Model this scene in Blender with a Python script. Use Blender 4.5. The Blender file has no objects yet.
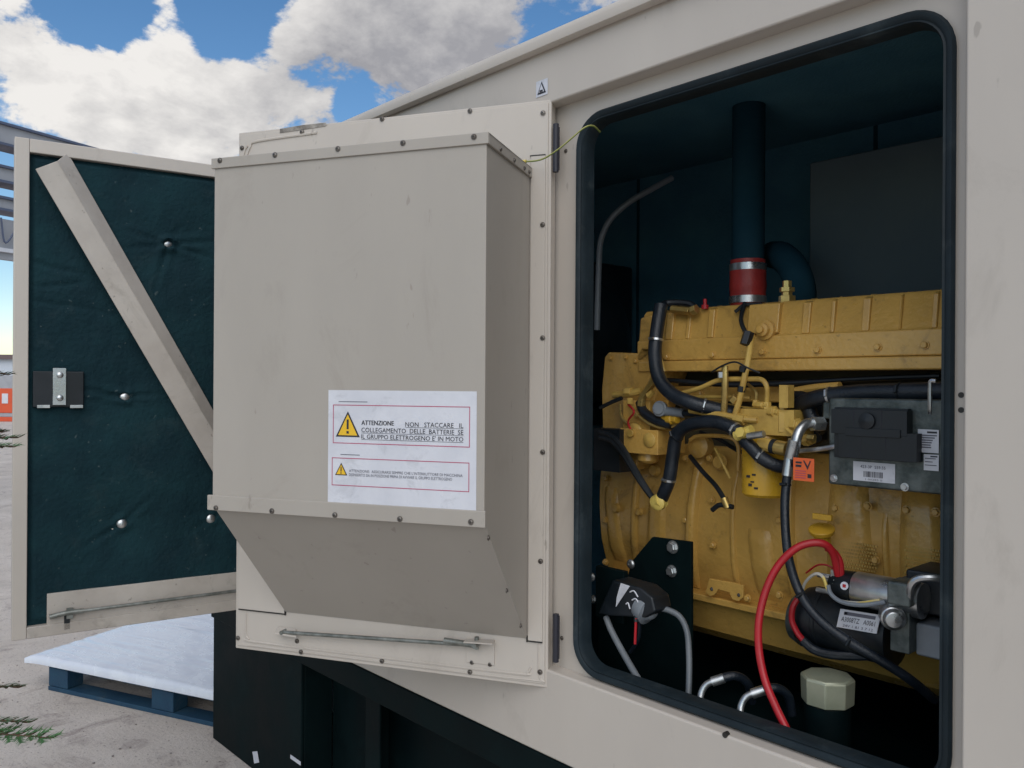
import bpy, bmesh, math, random
from mathutils import Vector, Matrix, Quaternion, noise
random.seed(7)
V = Vector
R = math.radians
scn = bpy.context.scene
COL = scn.collection

# ------------------------------------------------------------------ camera
CAM_C = V((1.5308, -1.5335, 1.6))
YAW, PITCH, ROLL, FPX = R(47.77), 0.0, R(-0.37), 833.6
F_ = V((-math.sin(YAW) * math.cos(PITCH), math.cos(YAW) * math.cos(PITCH), math.sin(PITCH)))
R0 = V((math.cos(YAW), math.sin(YAW), 0)); U0 = R0.cross(F_)
R_ = R0 * math.cos(ROLL) - U0 * math.sin(ROLL); U_ = R_.cross(F_)
cd = bpy.data.cameras.new('camera'); cam = bpy.data.objects.new('camera', cd); COL.objects.link(cam)
M = Matrix((R_, U_, -F_)).transposed().to_4x4(); M.translation = CAM_C
cam.matrix_world = M
cd.sensor_width = 36; cd.lens = FPX / 1024 * 36; cd.clip_start = 0.02; cd.clip_end = 2000
scn.camera = cam
scn.render.resolution_x, scn.render.resolution_y = 1024, 768
scn.view_settings.view_transform = 'Standard'; scn.view_settings.look = 'None'
scn.view_settings.gamma = 1.0; scn.view_settings.use_curve_mapping = False
scn.view_settings.exposure = 1.13

# ------------------------------------------------------------------ world and sun
SUN_EL, SUN_AZ = R(42), R(132)          # azimuth from +Y towards +X
w = bpy.data.worlds.new('World'); scn.world = w; w.use_nodes = True
nt = w.node_tree; nt.nodes.clear(); N = nt.nodes.new; L = nt.links.new
def nd(tree, typ, **kw):
    n = tree.nodes.new(typ)
    for k, v in kw.items():
        if k.startswith('i_'):
            key = k[2:]; key = int(key) if key.isdigit() else key.replace('_', ' ')
            n.inputs[key].default_value = v
        else: setattr(n, k, v)
    return n
sky = nd(nt, 'ShaderNodeTexSky', sky_type='NISHITA', sun_disc=False, sun_elevation=SUN_EL, sun_rotation=SUN_AZ,
         air_density=1.0, dust_density=0.0, ozone_density=1.2)
bg1 = nd(nt, 'ShaderNodeBackground', i_Strength=0.055); hs = nd(nt, 'ShaderNodeHueSaturation', i_Saturation=1.25); L(sky.outputs[0], hs.inputs['Color']); L(hs.outputs[0], bg1.inputs[0])
tc = N('ShaderNodeTexCoord'); sp = N('ShaderNodeSeparateXYZ'); L(tc.outputs['Generated'], sp.inputs[0])
zz = nd(nt, 'ShaderNodeMath', operation='MAXIMUM', i_1=0.0); L(sp.outputs[2], zz.inputs[0])
za = nd(nt, 'ShaderNodeMath', operation='ADD', i_1=0.30); L(zz.outputs[0], za.inputs[0])
dx = nd(nt, 'ShaderNodeMath', operation='DIVIDE'); L(sp.outputs[0], dx.inputs[0]); L(za.outputs[0], dx.inputs[1])
dy = nd(nt, 'ShaderNodeMath', operation='DIVIDE'); L(sp.outputs[1], dy.inputs[0]); L(za.outputs[0], dy.inputs[1])
cb = N('ShaderNodeCombineXYZ'); L(dx.outputs[0], cb.inputs[0]); L(dy.outputs[0], cb.inputs[1]); cb.inputs[2].default_value = 0.0
CLOUD_OFF = (3.1, 1.7, 0.35)
BLOBS = ((50, 95, .16, .10), (190, 115, .15, .10), (300, 120, .14, .07), (430, 20, .22, .15), (160, -5, .04, .16), (95, 12, .085, -.20), (225, 25, .085, -.20), (30, 190, .10, -.16), (10, 300, .25, -.20), (350, 108, .03, -.14))
mp = nd(nt, 'ShaderNodeMapping'); mp.inputs['Location'].default_value = CLOUD_OFF; L(cb.outputs[0], mp.inputs[0])
n1 = nd(nt, 'ShaderNodeTexNoise', i_Scale=3.4, i_Detail=11.0, i_Roughness=0.60, i_Distortion=0.15); L(mp.outputs[0], n1.inputs['Vector'])
# the same field sampled a little towards the sun: where it thins out, the cloud is lit
mp2 = nd(nt, 'ShaderNodeMapping'); mp2.inputs['Location'].default_value = (CLOUD_OFF[0] + 0.035, CLOUD_OFF[1] - 0.06, CLOUD_OFF[2]); L(cb.outputs[0], mp2.inputs[0])
n2 = nd(nt, 'ShaderNodeTexNoise', i_Scale=3.4, i_Detail=7.0, i_Roughness=0.60, i_Distortion=0.15); L(mp2.outputs[0], n2.inputs['Vector'])
# broad cloud banks and clear gaps of this day's sky, as directions in the world
def dirv(px, py): return (F_ + R_ * ((px - 512) / FPX) - U_ * ((py - 384) / FPX)).normalized()
field = n1.outputs[0]
nrmz = nd(nt, 'ShaderNodeVectorMath', operation='NORMALIZE'); L(tc.outputs['Generated'], nrmz.inputs[0])
for px, py, rad, amp in BLOBS:
    ds = nd(nt, 'ShaderNodeVectorMath', operation='DISTANCE'); L(nrmz.outputs[0], ds.inputs[0]); ds.inputs[1].default_value = dirv(px, py)
    mr_ = nd(nt, 'ShaderNodeMapRange', interpolation_type='SMOOTHERSTEP', i_1=0.0, i_2=rad, i_3=amp, i_4=0.0); L(ds.outputs['Value'], mr_.inputs[0])
    ad = nd(nt, 'ShaderNodeMath', operation='ADD'); L(field, ad.inputs[0]); L(mr_.outputs[0], ad.inputs[1]); field = ad.outputs[0]
mask = nd(nt, 'ShaderNodeMapRange', interpolation_type='SMOOTHSTEP', i_1=0.495, i_2=0.555); L(field, mask.inputs[0])
sb = nd(nt, 'ShaderNodeMath', operation='SUBTRACT'); L(n1.outputs[0], sb.inputs[0]); L(n2.outputs[0], sb.inputs[1])
dsd = nd(nt, 'ShaderNodeVectorMath', operation='DISTANCE'); L(nrmz.outputs[0], dsd.inputs[0]); dsd.inputs[1].default_value = dirv(440, 10)
dens = nd(nt, 'ShaderNodeMapRange', interpolation_type='SMOOTHSTEP', i_1=0.05, i_2=0.30, i_3=0.62, i_4=0.0); L(dsd.outputs['Value'], dens.inputs[0])
sh = nd(nt, 'ShaderNodeMath', operation='MULTIPLY_ADD', i_1=2.2, i_2=0.80); L(sb.outputs[0], sh.inputs[0])
sh2 = nd(nt, 'ShaderNodeMath', operation='SUBTRACT', use_clamp=True); L(sh.outputs[0], sh2.inputs[0]); L(dens.outputs[0], sh2.inputs[1])
cr = N('ShaderNodeValToRGB'); L(sh2.outputs[0], cr.inputs[0])
cr.color_ramp.elements[0].color = (0.40, 0.40, 0.43, 1); cr.color_ramp.elements[0].position = 0.05
cr.color_ramp.elements[1].color = (1, 0.975, 0.945, 1); cr.color_ramp.elements[1].position = 0.95
bg2 = nd(nt, 'ShaderNodeBackground', i_Strength=0.40); L(cr.outputs[0], bg2.inputs[0])
hz = nd(nt, 'ShaderNodeMapRange', interpolation_type='SMOOTHSTEP', i_1=0.02, i_2=0.20); L(sp.outputs[2], hz.inputs[0])
mk = nd(nt, 'ShaderNodeMath', operation='MULTIPLY'); L(mask.outputs[0], mk.inputs[0]); L(hz.outputs[0], mk.inputs[1])
mx = N('ShaderNodeMixShader'); L(mk.outputs[0], mx.inputs[0]); L(bg1.outputs[0], mx.inputs[1]); L(bg2.outputs[0], mx.inputs[2])
wo = N('ShaderNodeOutputWorld'); L(mx.outputs[0], wo.inputs[0])

sd = bpy.data.lights.new('sun', 'SUN'); sd.energy = 0.95; sd.angle = R(65); sd.color = (1, 0.95, 0.88)
so = bpy.data.objects.new('sun', sd); COL.objects.link(so)
sdir = V((math.sin(SUN_AZ) * math.cos(SUN_EL), math.cos(SUN_AZ) * math.cos(SUN_EL), math.sin(SUN_EL)))
so.rotation_mode = 'QUATERNION'; so.rotation_quaternion = sdir.to_track_quat('Z', 'Y'); so.location = sdir * 30

# ------------------------------------------------------------------ helpers
def ray(px, py): return F_ + R_ * ((px - 512) / FPX) - U_ * ((py - 384) / FPX)
def P(px, py, Y):                     # point on the plane y = Y (parallel to the cabinet wall)
    r = ray(px, py); return CAM_C + r * ((Y - CAM_C.y) / r.y)
def PD(px, py, d): return CAM_C + ray(px, py) * d
def hit(px, py, o, n):
    r = ray(px, py); return CAM_C + r * ((o - CAM_C).dot(n) / r.dot(n))

class Frame:                          # a local frame of a swung door: s along it, n out of its inner face, z up
    def __init__(f, o, d, n): f.o, f.d, f.n = V(o), V(d).normalized(), V(n).normalized()
    def __call__(f, s, n, z): return f.o + f.d * s + f.n * n + V((0, 0, z))
    def px(f, x, y, n=0.0):
        q = hit(x, y, f.o + f.n * n, f.n) - f.o; return (q.dot(f.d), q.z)
W = lambda x, y, z: V((x, y, z))

def shader(name, c1, c2=None, scale=6, rough=0.5, metal=0.0, lo=0.4, hi=0.65, bump=0.0, bscale=60, stretch=(1, 1, 1),
           dirt=None, damt=0.0, dscale=3.0, rvar=0.1, spec=0.5, coat=0.0, fine=None, dstretch=(1, 1, 1)):
    m = bpy.data.materials.new(name); m.use_nodes = True; t = m.node_tree; b = t.nodes['Principled BSDF']
    b.inputs['Metallic'].default_value = metal; b.inputs['Specular IOR Level'].default_value = spec
    b.inputs['Coat Weight'].default_value = coat
    g = t.nodes.new('ShaderNodeNewGeometry')
    mp = nd(t, 'ShaderNodeMapping'); mp.inputs['Scale'].default_value = stretch; t.links.new(g.outputs['Position'], mp.inputs[0])
    n = nd(t, 'ShaderNodeTexNoise', i_Scale=scale, i_Detail=8.0, i_Roughness=0.6); t.links.new(mp.outputs[0], n.inputs['Vector'])
    mr = nd(t, 'ShaderNodeMapRange', i_1=lo, i_2=hi); t.links.new(n.outputs[0], mr.inputs[0])
    mix = nd(t, 'ShaderNodeMix', data_type='RGBA'); t.links.new(mr.outputs[0], mix.inputs[0])
    mix.inputs[6].default_value = (*c1, 1); mix.inputs[7].default_value = (*(c2 or c1), 1)
    out = mix.outputs[2]
    if dirt:
        n3 = nd(t, 'ShaderNodeTexNoise', i_Scale=dscale, i_Detail=10.0, i_Roughness=0.72, i_Distortion=0.6); mp3 = nd(t, 'ShaderNodeMapping'); mp3.inputs['Scale'].default_value = dstretch; t.links.new(g.outputs['Position'], mp3.inputs[0]); t.links.new(mp3.outputs[0], n3.inputs['Vector'])
        m3 = nd(t, 'ShaderNodeMapRange', i_1=0.56, i_2=0.74, i_3=0.0, i_4=damt); t.links.new(n3.outputs[0], m3.inputs[0])
        mx3 = nd(t, 'ShaderNodeMix', data_type='RGBA'); t.links.new(m3.outputs[0], mx3.inputs[0]); t.links.new(out, mx3.inputs[6])
        mx3.inputs[7].default_value = (*dirt, 1); out = mx3.outputs[2]
    if fine:                           # small dark specks and scratches
        n4 = nd(t, 'ShaderNodeTexNoise', i_Scale=fine[0], i_Detail=3.0, i_Roughness=0.5); t.links.new(mp.outputs[0], n4.inputs['Vector'])
        m4 = nd(t, 'ShaderNodeMapRange', i_1=fine[1], i_2=fine[1] + 0.04, i_3=0.0, i_4=fine[2]); t.links.new(n4.outputs[0], m4.inputs[0])
        mx4 = nd(t, 'ShaderNodeMix', data_type='RGBA'); t.links.new(m4.outputs[0], mx4.inputs[0]); t.links.new(out, mx4.inputs[6])
        mx4.inputs[7].default_value = (*fine[3], 1); out = mx4.outputs[2]
    t.links.new(out, b.inputs['Base Color'])
    rr = nd(t, 'ShaderNodeMapRange', i_1=0.3, i_2=0.7, i_3=max(0.05, rough - rvar), i_4=min(1, rough + rvar)); t.links.new(n.outputs[0], rr.inputs[0])
    t.links.new(rr.outputs[0], b.inputs['Roughness'])
    if bump:
        n5 = nd(t, 'ShaderNodeTexNoise', i_Scale=bscale, i_Detail=5.0); t.links.new(mp.outputs[0], n5.inputs['Vector'])
        bp = nd(t, 'ShaderNodeBump', i_Strength=bump, i_Distance=0.004); t.links.new(n5.outputs[0], bp.inputs['Height']); t.links.new(bp.outputs[0], b.inputs['Normal'])
    return m

PAINT = shader('cream_paint', (0.495, 0.448, 0.398), (0.53, 0.483, 0.43), 2.2, 0.40, bump=0.22, bscale=4, dirt=(0.25, 0.215, 0.18), damt=0.32, dscale=5.5, dstretch=(1, 1, .5),
               stretch=(1, 1, 0.35), fine=(38, 0.72, 0.35, (0.17, 0.14, 0.12)))
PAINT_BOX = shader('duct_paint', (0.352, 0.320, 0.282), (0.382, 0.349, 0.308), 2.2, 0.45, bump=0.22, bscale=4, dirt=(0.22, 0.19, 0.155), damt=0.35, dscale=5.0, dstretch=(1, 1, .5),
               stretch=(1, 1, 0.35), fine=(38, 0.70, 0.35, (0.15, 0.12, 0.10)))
PAINT_DIRTY = shader('cream_paint_soiled', (0.47, 0.43, 0.385), (0.38, 0.34, 0.30), 5, 0.5, bump=0.1, bscale=12, dirt=(0.16, 0.14, 0.11), damt=0.6, dscale=7,
               fine=(50, 0.68, 0.5, (0.13, 0.11, 0.09)))
FOAM = shader('teal_foam', (0.0065, 0.024, 0.032), (0.010, 0.035, 0.043), 7, 0.8, bump=0.9, bscale=75, rvar=0.1, spec=0.12, fine=(55, 0.70, 0.45, (0.10, 0.13, 0.13)), dirt=(0.09, 0.12, 0.12), damt=0.14, dscale=6)
LINER = shader('liner_foam_hazed', (0.035, 0.125, 0.185), (0.055, 0.165, 0.22), 5, 0.8, bump=0.6, bscale=120)  # tone lifted blue-green to stand in for haze in the bay
RUBBER = shader('seal_rubber', (0.007, 0.014, 0.019), (0.012, 0.022, 0.029), 9, 0.62, spec=0.3, bump=0.2, bscale=80, dirt=(0.12, 0.14, 0.14), damt=0.25, dscale=9)
BLACK = shader('black_paint', (0.0012, 0.005, 0.006), (0.002, 0.009, 0.010), 4, 0.6, spec=0.10, dirt=(0.004, 0.015, 0.017), damt=0.5, dscale=4, bump=0.1)
BLACK_P = shader('black_plastic', (0.004, 0.007, 0.010), (0.009, 0.013, 0.018), 12, 0.45)
HOSE = shader('hose_rubber', (0.005, 0.009, 0.015), (0.012, 0.018, 0.027), 14, 0.42, bump=0.3, bscale=200, rvar=0.08)
YEL = shader('engine_yellow', (0.62, 0.370, 0.094), (0.51, 0.300, 0.072), 5, 0.27, coat=0.25, dirt=(0.13, 0.08, 0.035), damt=0.75, dscale=6.5, bump=0.5, bscale=70, rvar=0.12,
             fine=(60, 0.69, 0.35, (0.05, 0.035, 0.02)))
YEL2 = shader('fitting_yellow', (0.60, 0.40, 0.10), (0.44, 0.27, 0.06), 20, 0.35, dirt=(0.14, 0.09, 0.03), damt=0.6, dscale=20)
YELF = shader('filter_yellow', (0.62, 0.36, 0.03), (0.55, 0.31, 0.03), 6, 0.28, dirt=(0.2, 0.12, 0.03), damt=0.4, dscale=9)
GAP = shader('gap_shade_iron', (0.05, 0.048, 0.03), (0.09, 0.08, 0.045), 9, 0.7, dirt=(0.02, 0.02, 0.015), damt=0.5)  # dark colour stands in for shade in gaps below the valve cover
STEEL = shader('zinc_steel', (0.45, 0.47, 0.48), (0.62, 0.63, 0.63), 20, 0.32, metal=0.9, bump=0.1)
ALU = shader('cast_aluminium_shaded', (0.05, 0.065, 0.065), (0.14, 0.16, 0.155), 26, 0.42, metal=0.45, bump=0.3, bscale=110, dirt=(0.10, 0.11, 0.10), damt=0.5, dscale=9)  # toned dark to carry the bay's shade on control unit and starter
ROD = shader('rod_steel', (0.16, 0.17, 0.155), (0.30, 0.31, 0.29), 25, 0.45, metal=0.6, dirt=(0.10, 0.09, 0.06), damt=0.6, dscale=15)
SMEAR = shader('rubbed_grey', (0.16, 0.14, 0.12), (0.40, 0.37, 0.33), 30, 0.6)
SCREW = shader('screw_zinc', (0.22, 0.20, 0.18), (0.09, 0.075, 0.065), 60, 0.4, metal=0.7)
DARK = shader('dark_slot', (0.02, 0.018, 0.016))
RED = shader('red_cable', (0.42, 0.012, 0.02), (0.34, 0.01, 0.015), 12, 0.4)
SILI = shader('red_silicone', (0.36, 0.035, 0.03), (0.26, 0.022, 0.022), 14, 0.45, bump=0.3, bscale=140)
WHITE = shader('label_white', (0.62, 0.63, 0.68), (0.56, 0.57, 0.62), 12, 0.35, dirt=(0.32, 0.33, 0.36), damt=0.55, dscale=13)
INK = shader('ink_black', (0.02, 0.02, 0.03)); INKR = shader('ink_magenta', (0.42, 0.06, 0.13)); INKY = shader('ink_yellow', (0.75, 0.46, 0.02)); INKG = shader('ink_grey', (0.11, 0.11, 0.14))
ORANGE = shader('orange_label', (0.72, 0.13, 0.03), (0.66, 0.11, 0.03), 12, 0.4)
BRASS = shader('brass', (0.55, 0.40, 0.14), (0.42, 0.28, 0.08), 22, 0.35, metal=0.7)
PIPED = shader('pipe_haze_tint', (0.011, 0.038, 0.056), (0.016, 0.048, 0.068), 6, 0.95, spec=0.0)  # haze put into the colour, so pipes sink towards the lining tone
AIRB = shader('dull_sheet', (0.055, 0.085, 0.10), (0.075, 0.105, 0.115), 3, 0.7)
OLIVE = shader('zinc_olive', (0.34, 0.36, 0.26), (0.42, 0.43, 0.32), 9, 0.42, metal=0.35, dirt=(0.16, 0.17, 0.12), damt=0.5, dscale=12)
GREEN_W = shader('wire_green', (0.16, 0.24, 0.05)); YG_W = shader('wire_stripe', (0.42, 0.42, 0.14)); YEL_W = shader('wire_yellow', (0.66, 0.50, 0.12)); WHT_W = shader('wire_white', (0.5, 0.48, 0.42))
GREYP = shader('grey_plastic', (0.17, 0.19, 0.215), (0.22, 0.245, 0.27), 9, 0.45)
FILM = shader('stretch_film', (0.62, 0.66, 0.74), (0.70, 0.74, 0.80), 5, 0.25, bump=0.25, bscale=7, stretch=(1, 2, 1), dirt=(0.48, 0.54, 0.66), damt=0.5, dscale=4)
PALB = shader('pallet_blue', (0.006, 0.040, 0.085), (0.012, 0.058, 0.105), 9, 0.7, dirt=(0.10, 0.11, 0.10), damt=0.5, dscale=9, bump=0.5, bscale=60)
BSTEEL = shader('frame_grey', (0.34, 0.35, 0.38), (0.30, 0.31, 0.34), 3, 0.6)
BDARK = shader('frame_flange', (0.08, 0.10, 0.16))
PALE = shader('pale_cladding', (0.55, 0.60, 0.66), (0.50, 0.55, 0.62), 2, 0.6)
OR2 = shader('orange_paint', (0.62, 0.09, 0.03), (0.55, 0.08, 0.03), 3, 0.5)
BROWN = shader('brown_rail', (0.13, 0.09, 0.09))
LEAF = shader('conifer_needles', (0.035, 0.10, 0.03), (0.06, 0.17, 0.045), 12, 0.55); BARK = shader('conifer_bark', (0.10, 0.06, 0.035), (0.06, 0.04, 0.025), 30, 0.9)
HILL = shader('hill_green', (0.09, 0.12, 0.10), (0.12, 0.14, 0.10), 0.05, 0.9)

def ground_material():
    m = bpy.data.materials.new('concrete_yard'); m.use_nodes = True; t = m.node_tree; b = t.nodes['Principled BSDF']; b.inputs['Roughness'].default_value = 0.85
    g = t.nodes.new('ShaderNodeNewGeometry')
    def noi(s, d=8.0, r=0.6, dist=0.0):
        n = nd(t, 'ShaderNodeTexNoise', i_Scale=s, i_Detail=d, i_Roughness=r, i_Distortion=dist); t.links.new(g.outputs['Position'], n.inputs['Vector']); return n.outputs[0]
    a = nd(t, 'ShaderNodeMix', data_type='RGBA'); a.inputs[6].default_value = (0.50, 0.445, 0.395, 1); a.inputs[7].default_value = (0.60, 0.54, 0.485, 1)
    r1 = nd(t, 'ShaderNodeMapRange', i_1=0.4, i_2=0.62); t.links.new(noi(1.3), r1.inputs[0]); t.links.new(r1.outputs[0], a.inputs[0])
    c = nd(t, 'ShaderNodeMix', data_type='RGBA'); c.inputs[7].default_value = (0.25, 0.20, 0.185, 1); t.links.new(a.outputs[2], c.inputs[6])
    r2 = nd(t, 'ShaderNodeMapRange', i_1=0.53, i_2=0.66, i_3=0.0, i_4=0.8); t.links.new(noi(3.4, 12.0, 0.78, 0.8), r2.inputs[0]); t.links.new(r2.outputs[0], c.inputs[0])
    d = nd(t, 'ShaderNodeMix', data_type='RGBA'); d.inputs[7].default_value = (0.16, 0.13, 0.12, 1); t.links.new(c.outputs[2], d.inputs[6])
    r3 = nd(t, 'ShaderNodeMapRange', i_1=0.60, i_2=0.68, i_3=0.0, i_4=0.6); t.links.new(noi(60, 3.0), r3.inputs[0]); t.links.new(r3.outputs[0], d.inputs[0])
    t.links.new(d.outputs[2], b.inputs['Base Color'])
    bp = nd(t, 'ShaderNodeBump', i_Strength=0.8, i_Distance=0.012); t.links.new(noi(45, 10.0, 0.7), bp.inputs['Height']); t.links.new(bp.outputs[0], b.inputs['Normal'])
    return m
GROUND = ground_material(); GRIT = shader('grit_stone', (0.30, 0.27, 0.25), (0.16, 0.14, 0.13), 90, 0.9)

WLOC = {}
def empty(name, loc, label, cat, group=None):
    o = bpy.data.objects.new(name, None); COL.objects.link(o); o.location = loc; o.empty_display_size = 0.1
    o['label'] = label; o['category'] = cat
    if group: o['group'] = group
    WLOC[o.name] = V(loc); return o
def tag(o, label, cat=None, group=None, kind=None):
    if label: o['label'] = label
    if cat: o['category'] = cat
    if group: o['group'] = group
    if kind: o['kind'] = kind
    return o

class MB:
    def __init__(s): s.bm = bmesh.new(); s.mats = []
    def mi(s, m):
        if m not in s.mats: s.mats.append(m)
        return s.mats.index(m)
    def verts(s, pts): return [s.bm.verts.new(p) for p in pts]
    def face(s, vs, m):
        try: f = s.bm.faces.new(vs)
        except ValueError: return None
        f.material_index = s.mi(m); return f
    def box(s, a, b, m, fr=W):
        (x0, y0, z0), (x1, y1, z1) = a, b
        v = s.verts([fr(x, y, z) for x in (x0, x1) for y in (y0, y1) for z in (z0, z1)])
        for q in ((0, 1, 3, 2), (4, 6, 7, 5), (0, 4, 5, 1), (2, 3, 7, 6), (0, 2, 6, 4), (1, 5, 7, 3)): s.face([v[i] for i in q], m)
        return s
    def prism(s, pts, vec, m):         # closed polygon extruded by a vector
        n = len(pts); a = s.verts(pts); b = s.verts([V(p) + V(vec) for p in pts])
        s.face(a, m); s.face(b[::-1], m)
        for i in range(n): s.face([a[i], a[(i + 1) % n], b[(i + 1) % n], b[i]], m)
        return s
    def ring_sweep(s, rings, m, closed=False, caps=True):
        vs = [s.verts(r) for r in rings]; k = len(vs[0]); n = len(vs)
        for i in range(n if closed else n - 1):
            a, b = vs[i], vs[(i + 1) % n]
            for j in range(k): s.face([a[j], a[(j + 1) % k], b[(j + 1) % k], b[j]], m)
        if caps and not closed: s.face(vs[0][::-1], m); s.face(vs[-1], m)
        return s
    def tube(s, pts, r, m, k=10, sub=6, raw=False):
        p = [V(q) for q in pts]
        if len(p) > 2 and not raw:
            q = [p[0] * 2 - p[1]] + p + [p[-1] * 2 - p[-2]]; o = []
            for i in range(1, len(q) - 2):
                for t in range(sub):
                    u = t / sub; a, b, c, d = q[i - 1], q[i], q[i + 1], q[i + 2]
                    o.append(0.5 * ((2 * b) + (c - a) * u + (2 * a - 5 * b + 4 * c - d) * u * u + (3 * b - a - 3 * c + d) * u ** 3))
            o.append(p[-1]); p = o
        rs = r if callable(r) else (lambda t: r)
        t0 = (p[1] - p[0]).normalized(); nrm = t0.orthogonal().normalized(); rings = []
        for i, c in enumerate(p):
            t1 = ((p[min(i + 1, len(p) - 1)]) - p[max(i - 1, 0)]).normalized()
            nrm = (t0.rotation_difference(t1) @ nrm).normalized(); t0 = t1; bi = t1.cross(nrm); rr = rs(i / (len(p) - 1))
            rings.append([c + (nrm * math.cos(a) + bi * math.sin(a)) * rr for a in [2 * math.pi * j / k for j in range(k)]])
        return s.ring_sweep(rings, m)
    def cyl(s, a, b, r, m, r2=None, k=20):
        a, b = V(a), V(b); t = (b - a).normalized(); u = t.orthogonal().normalized(); w_ = t.cross(u); r2 = r if r2 is None else r2
        rg = [[c + (u * math.cos(x) + w_ * math.sin(x)) * q for x in [2 * math.pi * (j + .5) / k for j in range(k)]] for c, q in ((a, r), (b, r2))]
        return s.ring_sweep(rg, m)
    def lathe(s, o, axis, prof, m, k=28):   # prof: (distance along axis, radius)
        o = V(o); t = V(axis).normalized(); u = t.orthogonal().normalized(); w_ = t.cross(u)
        rg = [[o + t * h + (u * math.cos(x) + w_ * math.sin(x)) * max(q, 1e-4) for x in [2 * math.pi * (j + .5) / k for j in range(k)]] for h, q in prof]
        return s.ring_sweep(rg, m)
    def text(s, body, fn, u, v, wd, ht, m, shear=0.0):
        c = bpy.data.curves.new('t', 'FONT'); c.body = body; c.resolution_u = 2; c.shear = shear
        o = bpy.data.objects.new('t', c); COL.objects.link(o); dg = bpy.context.evaluated_depsgraph_get(); dg.update()
        me = bpy.data.meshes.new_from_object(o.evaluated_get(dg)); xs = [q.co.x for q in me.vertices]; ys = [q.co.y for q in me.vertices]
        x0, x1, y0, y1 = min(xs), max(xs), min(ys), max(ys)
        vs = s.verts([fn(u + (q.co.x - x0) / (x1 - x0) * wd, v + (q.co.y - y0) / (y1 - y0) * ht) for q in me.vertices])
        for f in me.polygons: s.face([vs[i] for i in f.vertices], m)
        bpy.data.objects.remove(o); bpy.data.curves.remove(c); bpy.data.meshes.remove(me); return s
    def rect(s, fn, u0, v0, u1, v1, m): s.face(s.verts([fn(u0, v0), fn(u1, v0), fn(u1, v1), fn(u0, v1)]), m); return s
    def outline(s, fn, u0, v0, u1, v1, t, m):
        s.rect(fn, u0, v0, u1, v0 + t, m); s.rect(fn, u0, v1 - t, u1, v1, m); s.rect(fn, u0, v0 + t, u0 + t, v1 - t, m); s.rect(fn, u1 - t, v0 + t, u1, v1 - t, m); return s
    def build(s, name, parent=None, bevel=0.0, smooth=True, recalc=True, angle=35, base=False, seg=2):
        if recalc: bmesh.ops.recalc_face_normals(s.bm, faces=s.bm.faces)
        me = bpy.data.meshes.new(name); s.bm.to_mesh(me); s.bm.free()
        for m in s.mats: me.materials.append(m)
        co = [v.co for v in me.vertices]
        mn = V([min(c[i] for c in co) for i in range(3)]); mxx = V([max(c[i] for c in co) for i in range(3)])
        ctr = (mn + mxx) / 2
        if base or parent is None: ctr.z = mn.z
        me.transform(Matrix.Translation(-ctr))
        if smooth:
            for p in me.polygons: p.use_smooth = True
            me.set_sharp_from_angle(angle=R(angle))
        o = bpy.data.objects.new(name, me); COL.objects.link(o)
        WLOC[o.name] = ctr
        if parent: o.parent = parent; o.location = ctr - WLOC[parent.name]
        else: o.location = ctr
        if bevel:
            b = o.modifiers.new('bevel', 'BEVEL'); b.width = bevel; b.segments = seg; b.limit_method = 'ANGLE'; b.angle_limit = R(40); b.harden_normals = True
        return o

SCREWS = {}
def screw(parent, pos, nrm, r=0.0062, kind='pan', name='screw'):
    key = (round(r, 4), kind)
    if key not in SCREWS:
        b = MB(); h = r * 0.62
        if kind == 'pan':
            b.lathe((0, 0, 0), (0, 0, 1), [(-0.001, r * 1.25), (h * .15, r * 1.25), (h * .16, r), (h * .7, r * .85), (h, r * .5), (h, .0005)], SCREW, 14)
            b.box((-r * .6, -r * .13, h * 1.02), (r * .6, r * .13, h * 1.1), DARK); b.box((-r * .13, -r * .6, h * 1.03), (r * .13, r * .6, h * 1.12), DARK)
        elif kind == 'hex':
            b.lathe((0, 0, 0), (0, 0, 1), [(-0.001, r * 1.3), (r * .15, r * 1.3)], STEEL, 18); b.lathe((0, 0, r * .151), (0, 0, 1), [(0, r), (r * .7, r), (r * .8, r * .85)], STEEL, 6)
        elif kind == 'yhex':
            b.lathe((0, 0, 0), (0, 0, 1), [(-0.001, r * 1.3), (r * .2, r * 1.3)], YEL, 18); b.lathe((0, 0, r * .201), (0, 0, 1), [(0, r), (r * .8, r), (r * .95, r * .8)], YEL, 6)
        elif kind == 'dome':
            b.lathe((0, 0, 0), (0, 0, 1), [(-.001, r)] + [(r * .55 * math.sin(a), r * math.cos(a)) for a in [i * math.pi / 12 for i in range(6)]] + [(r * .56, .0004)], STEEL, 20)
        o = b.build(name, None); SCREWS[key] = o.data; bpy.data.objects.remove(o)
    o = bpy.data.objects.new(name, SCREWS[key]); COL.objects.link(o); o.parent = parent; o.location = V(pos) - WLOC[parent.name]
    o.rotation_mode = 'QUATERNION'; o.rotation_quaternion = V((0, 0, 1)).rotation_difference(V(nrm)) @ Quaternion((0, 0, 1), random.random() * 3)
    WLOC[o.name] = V(pos); return o

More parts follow.
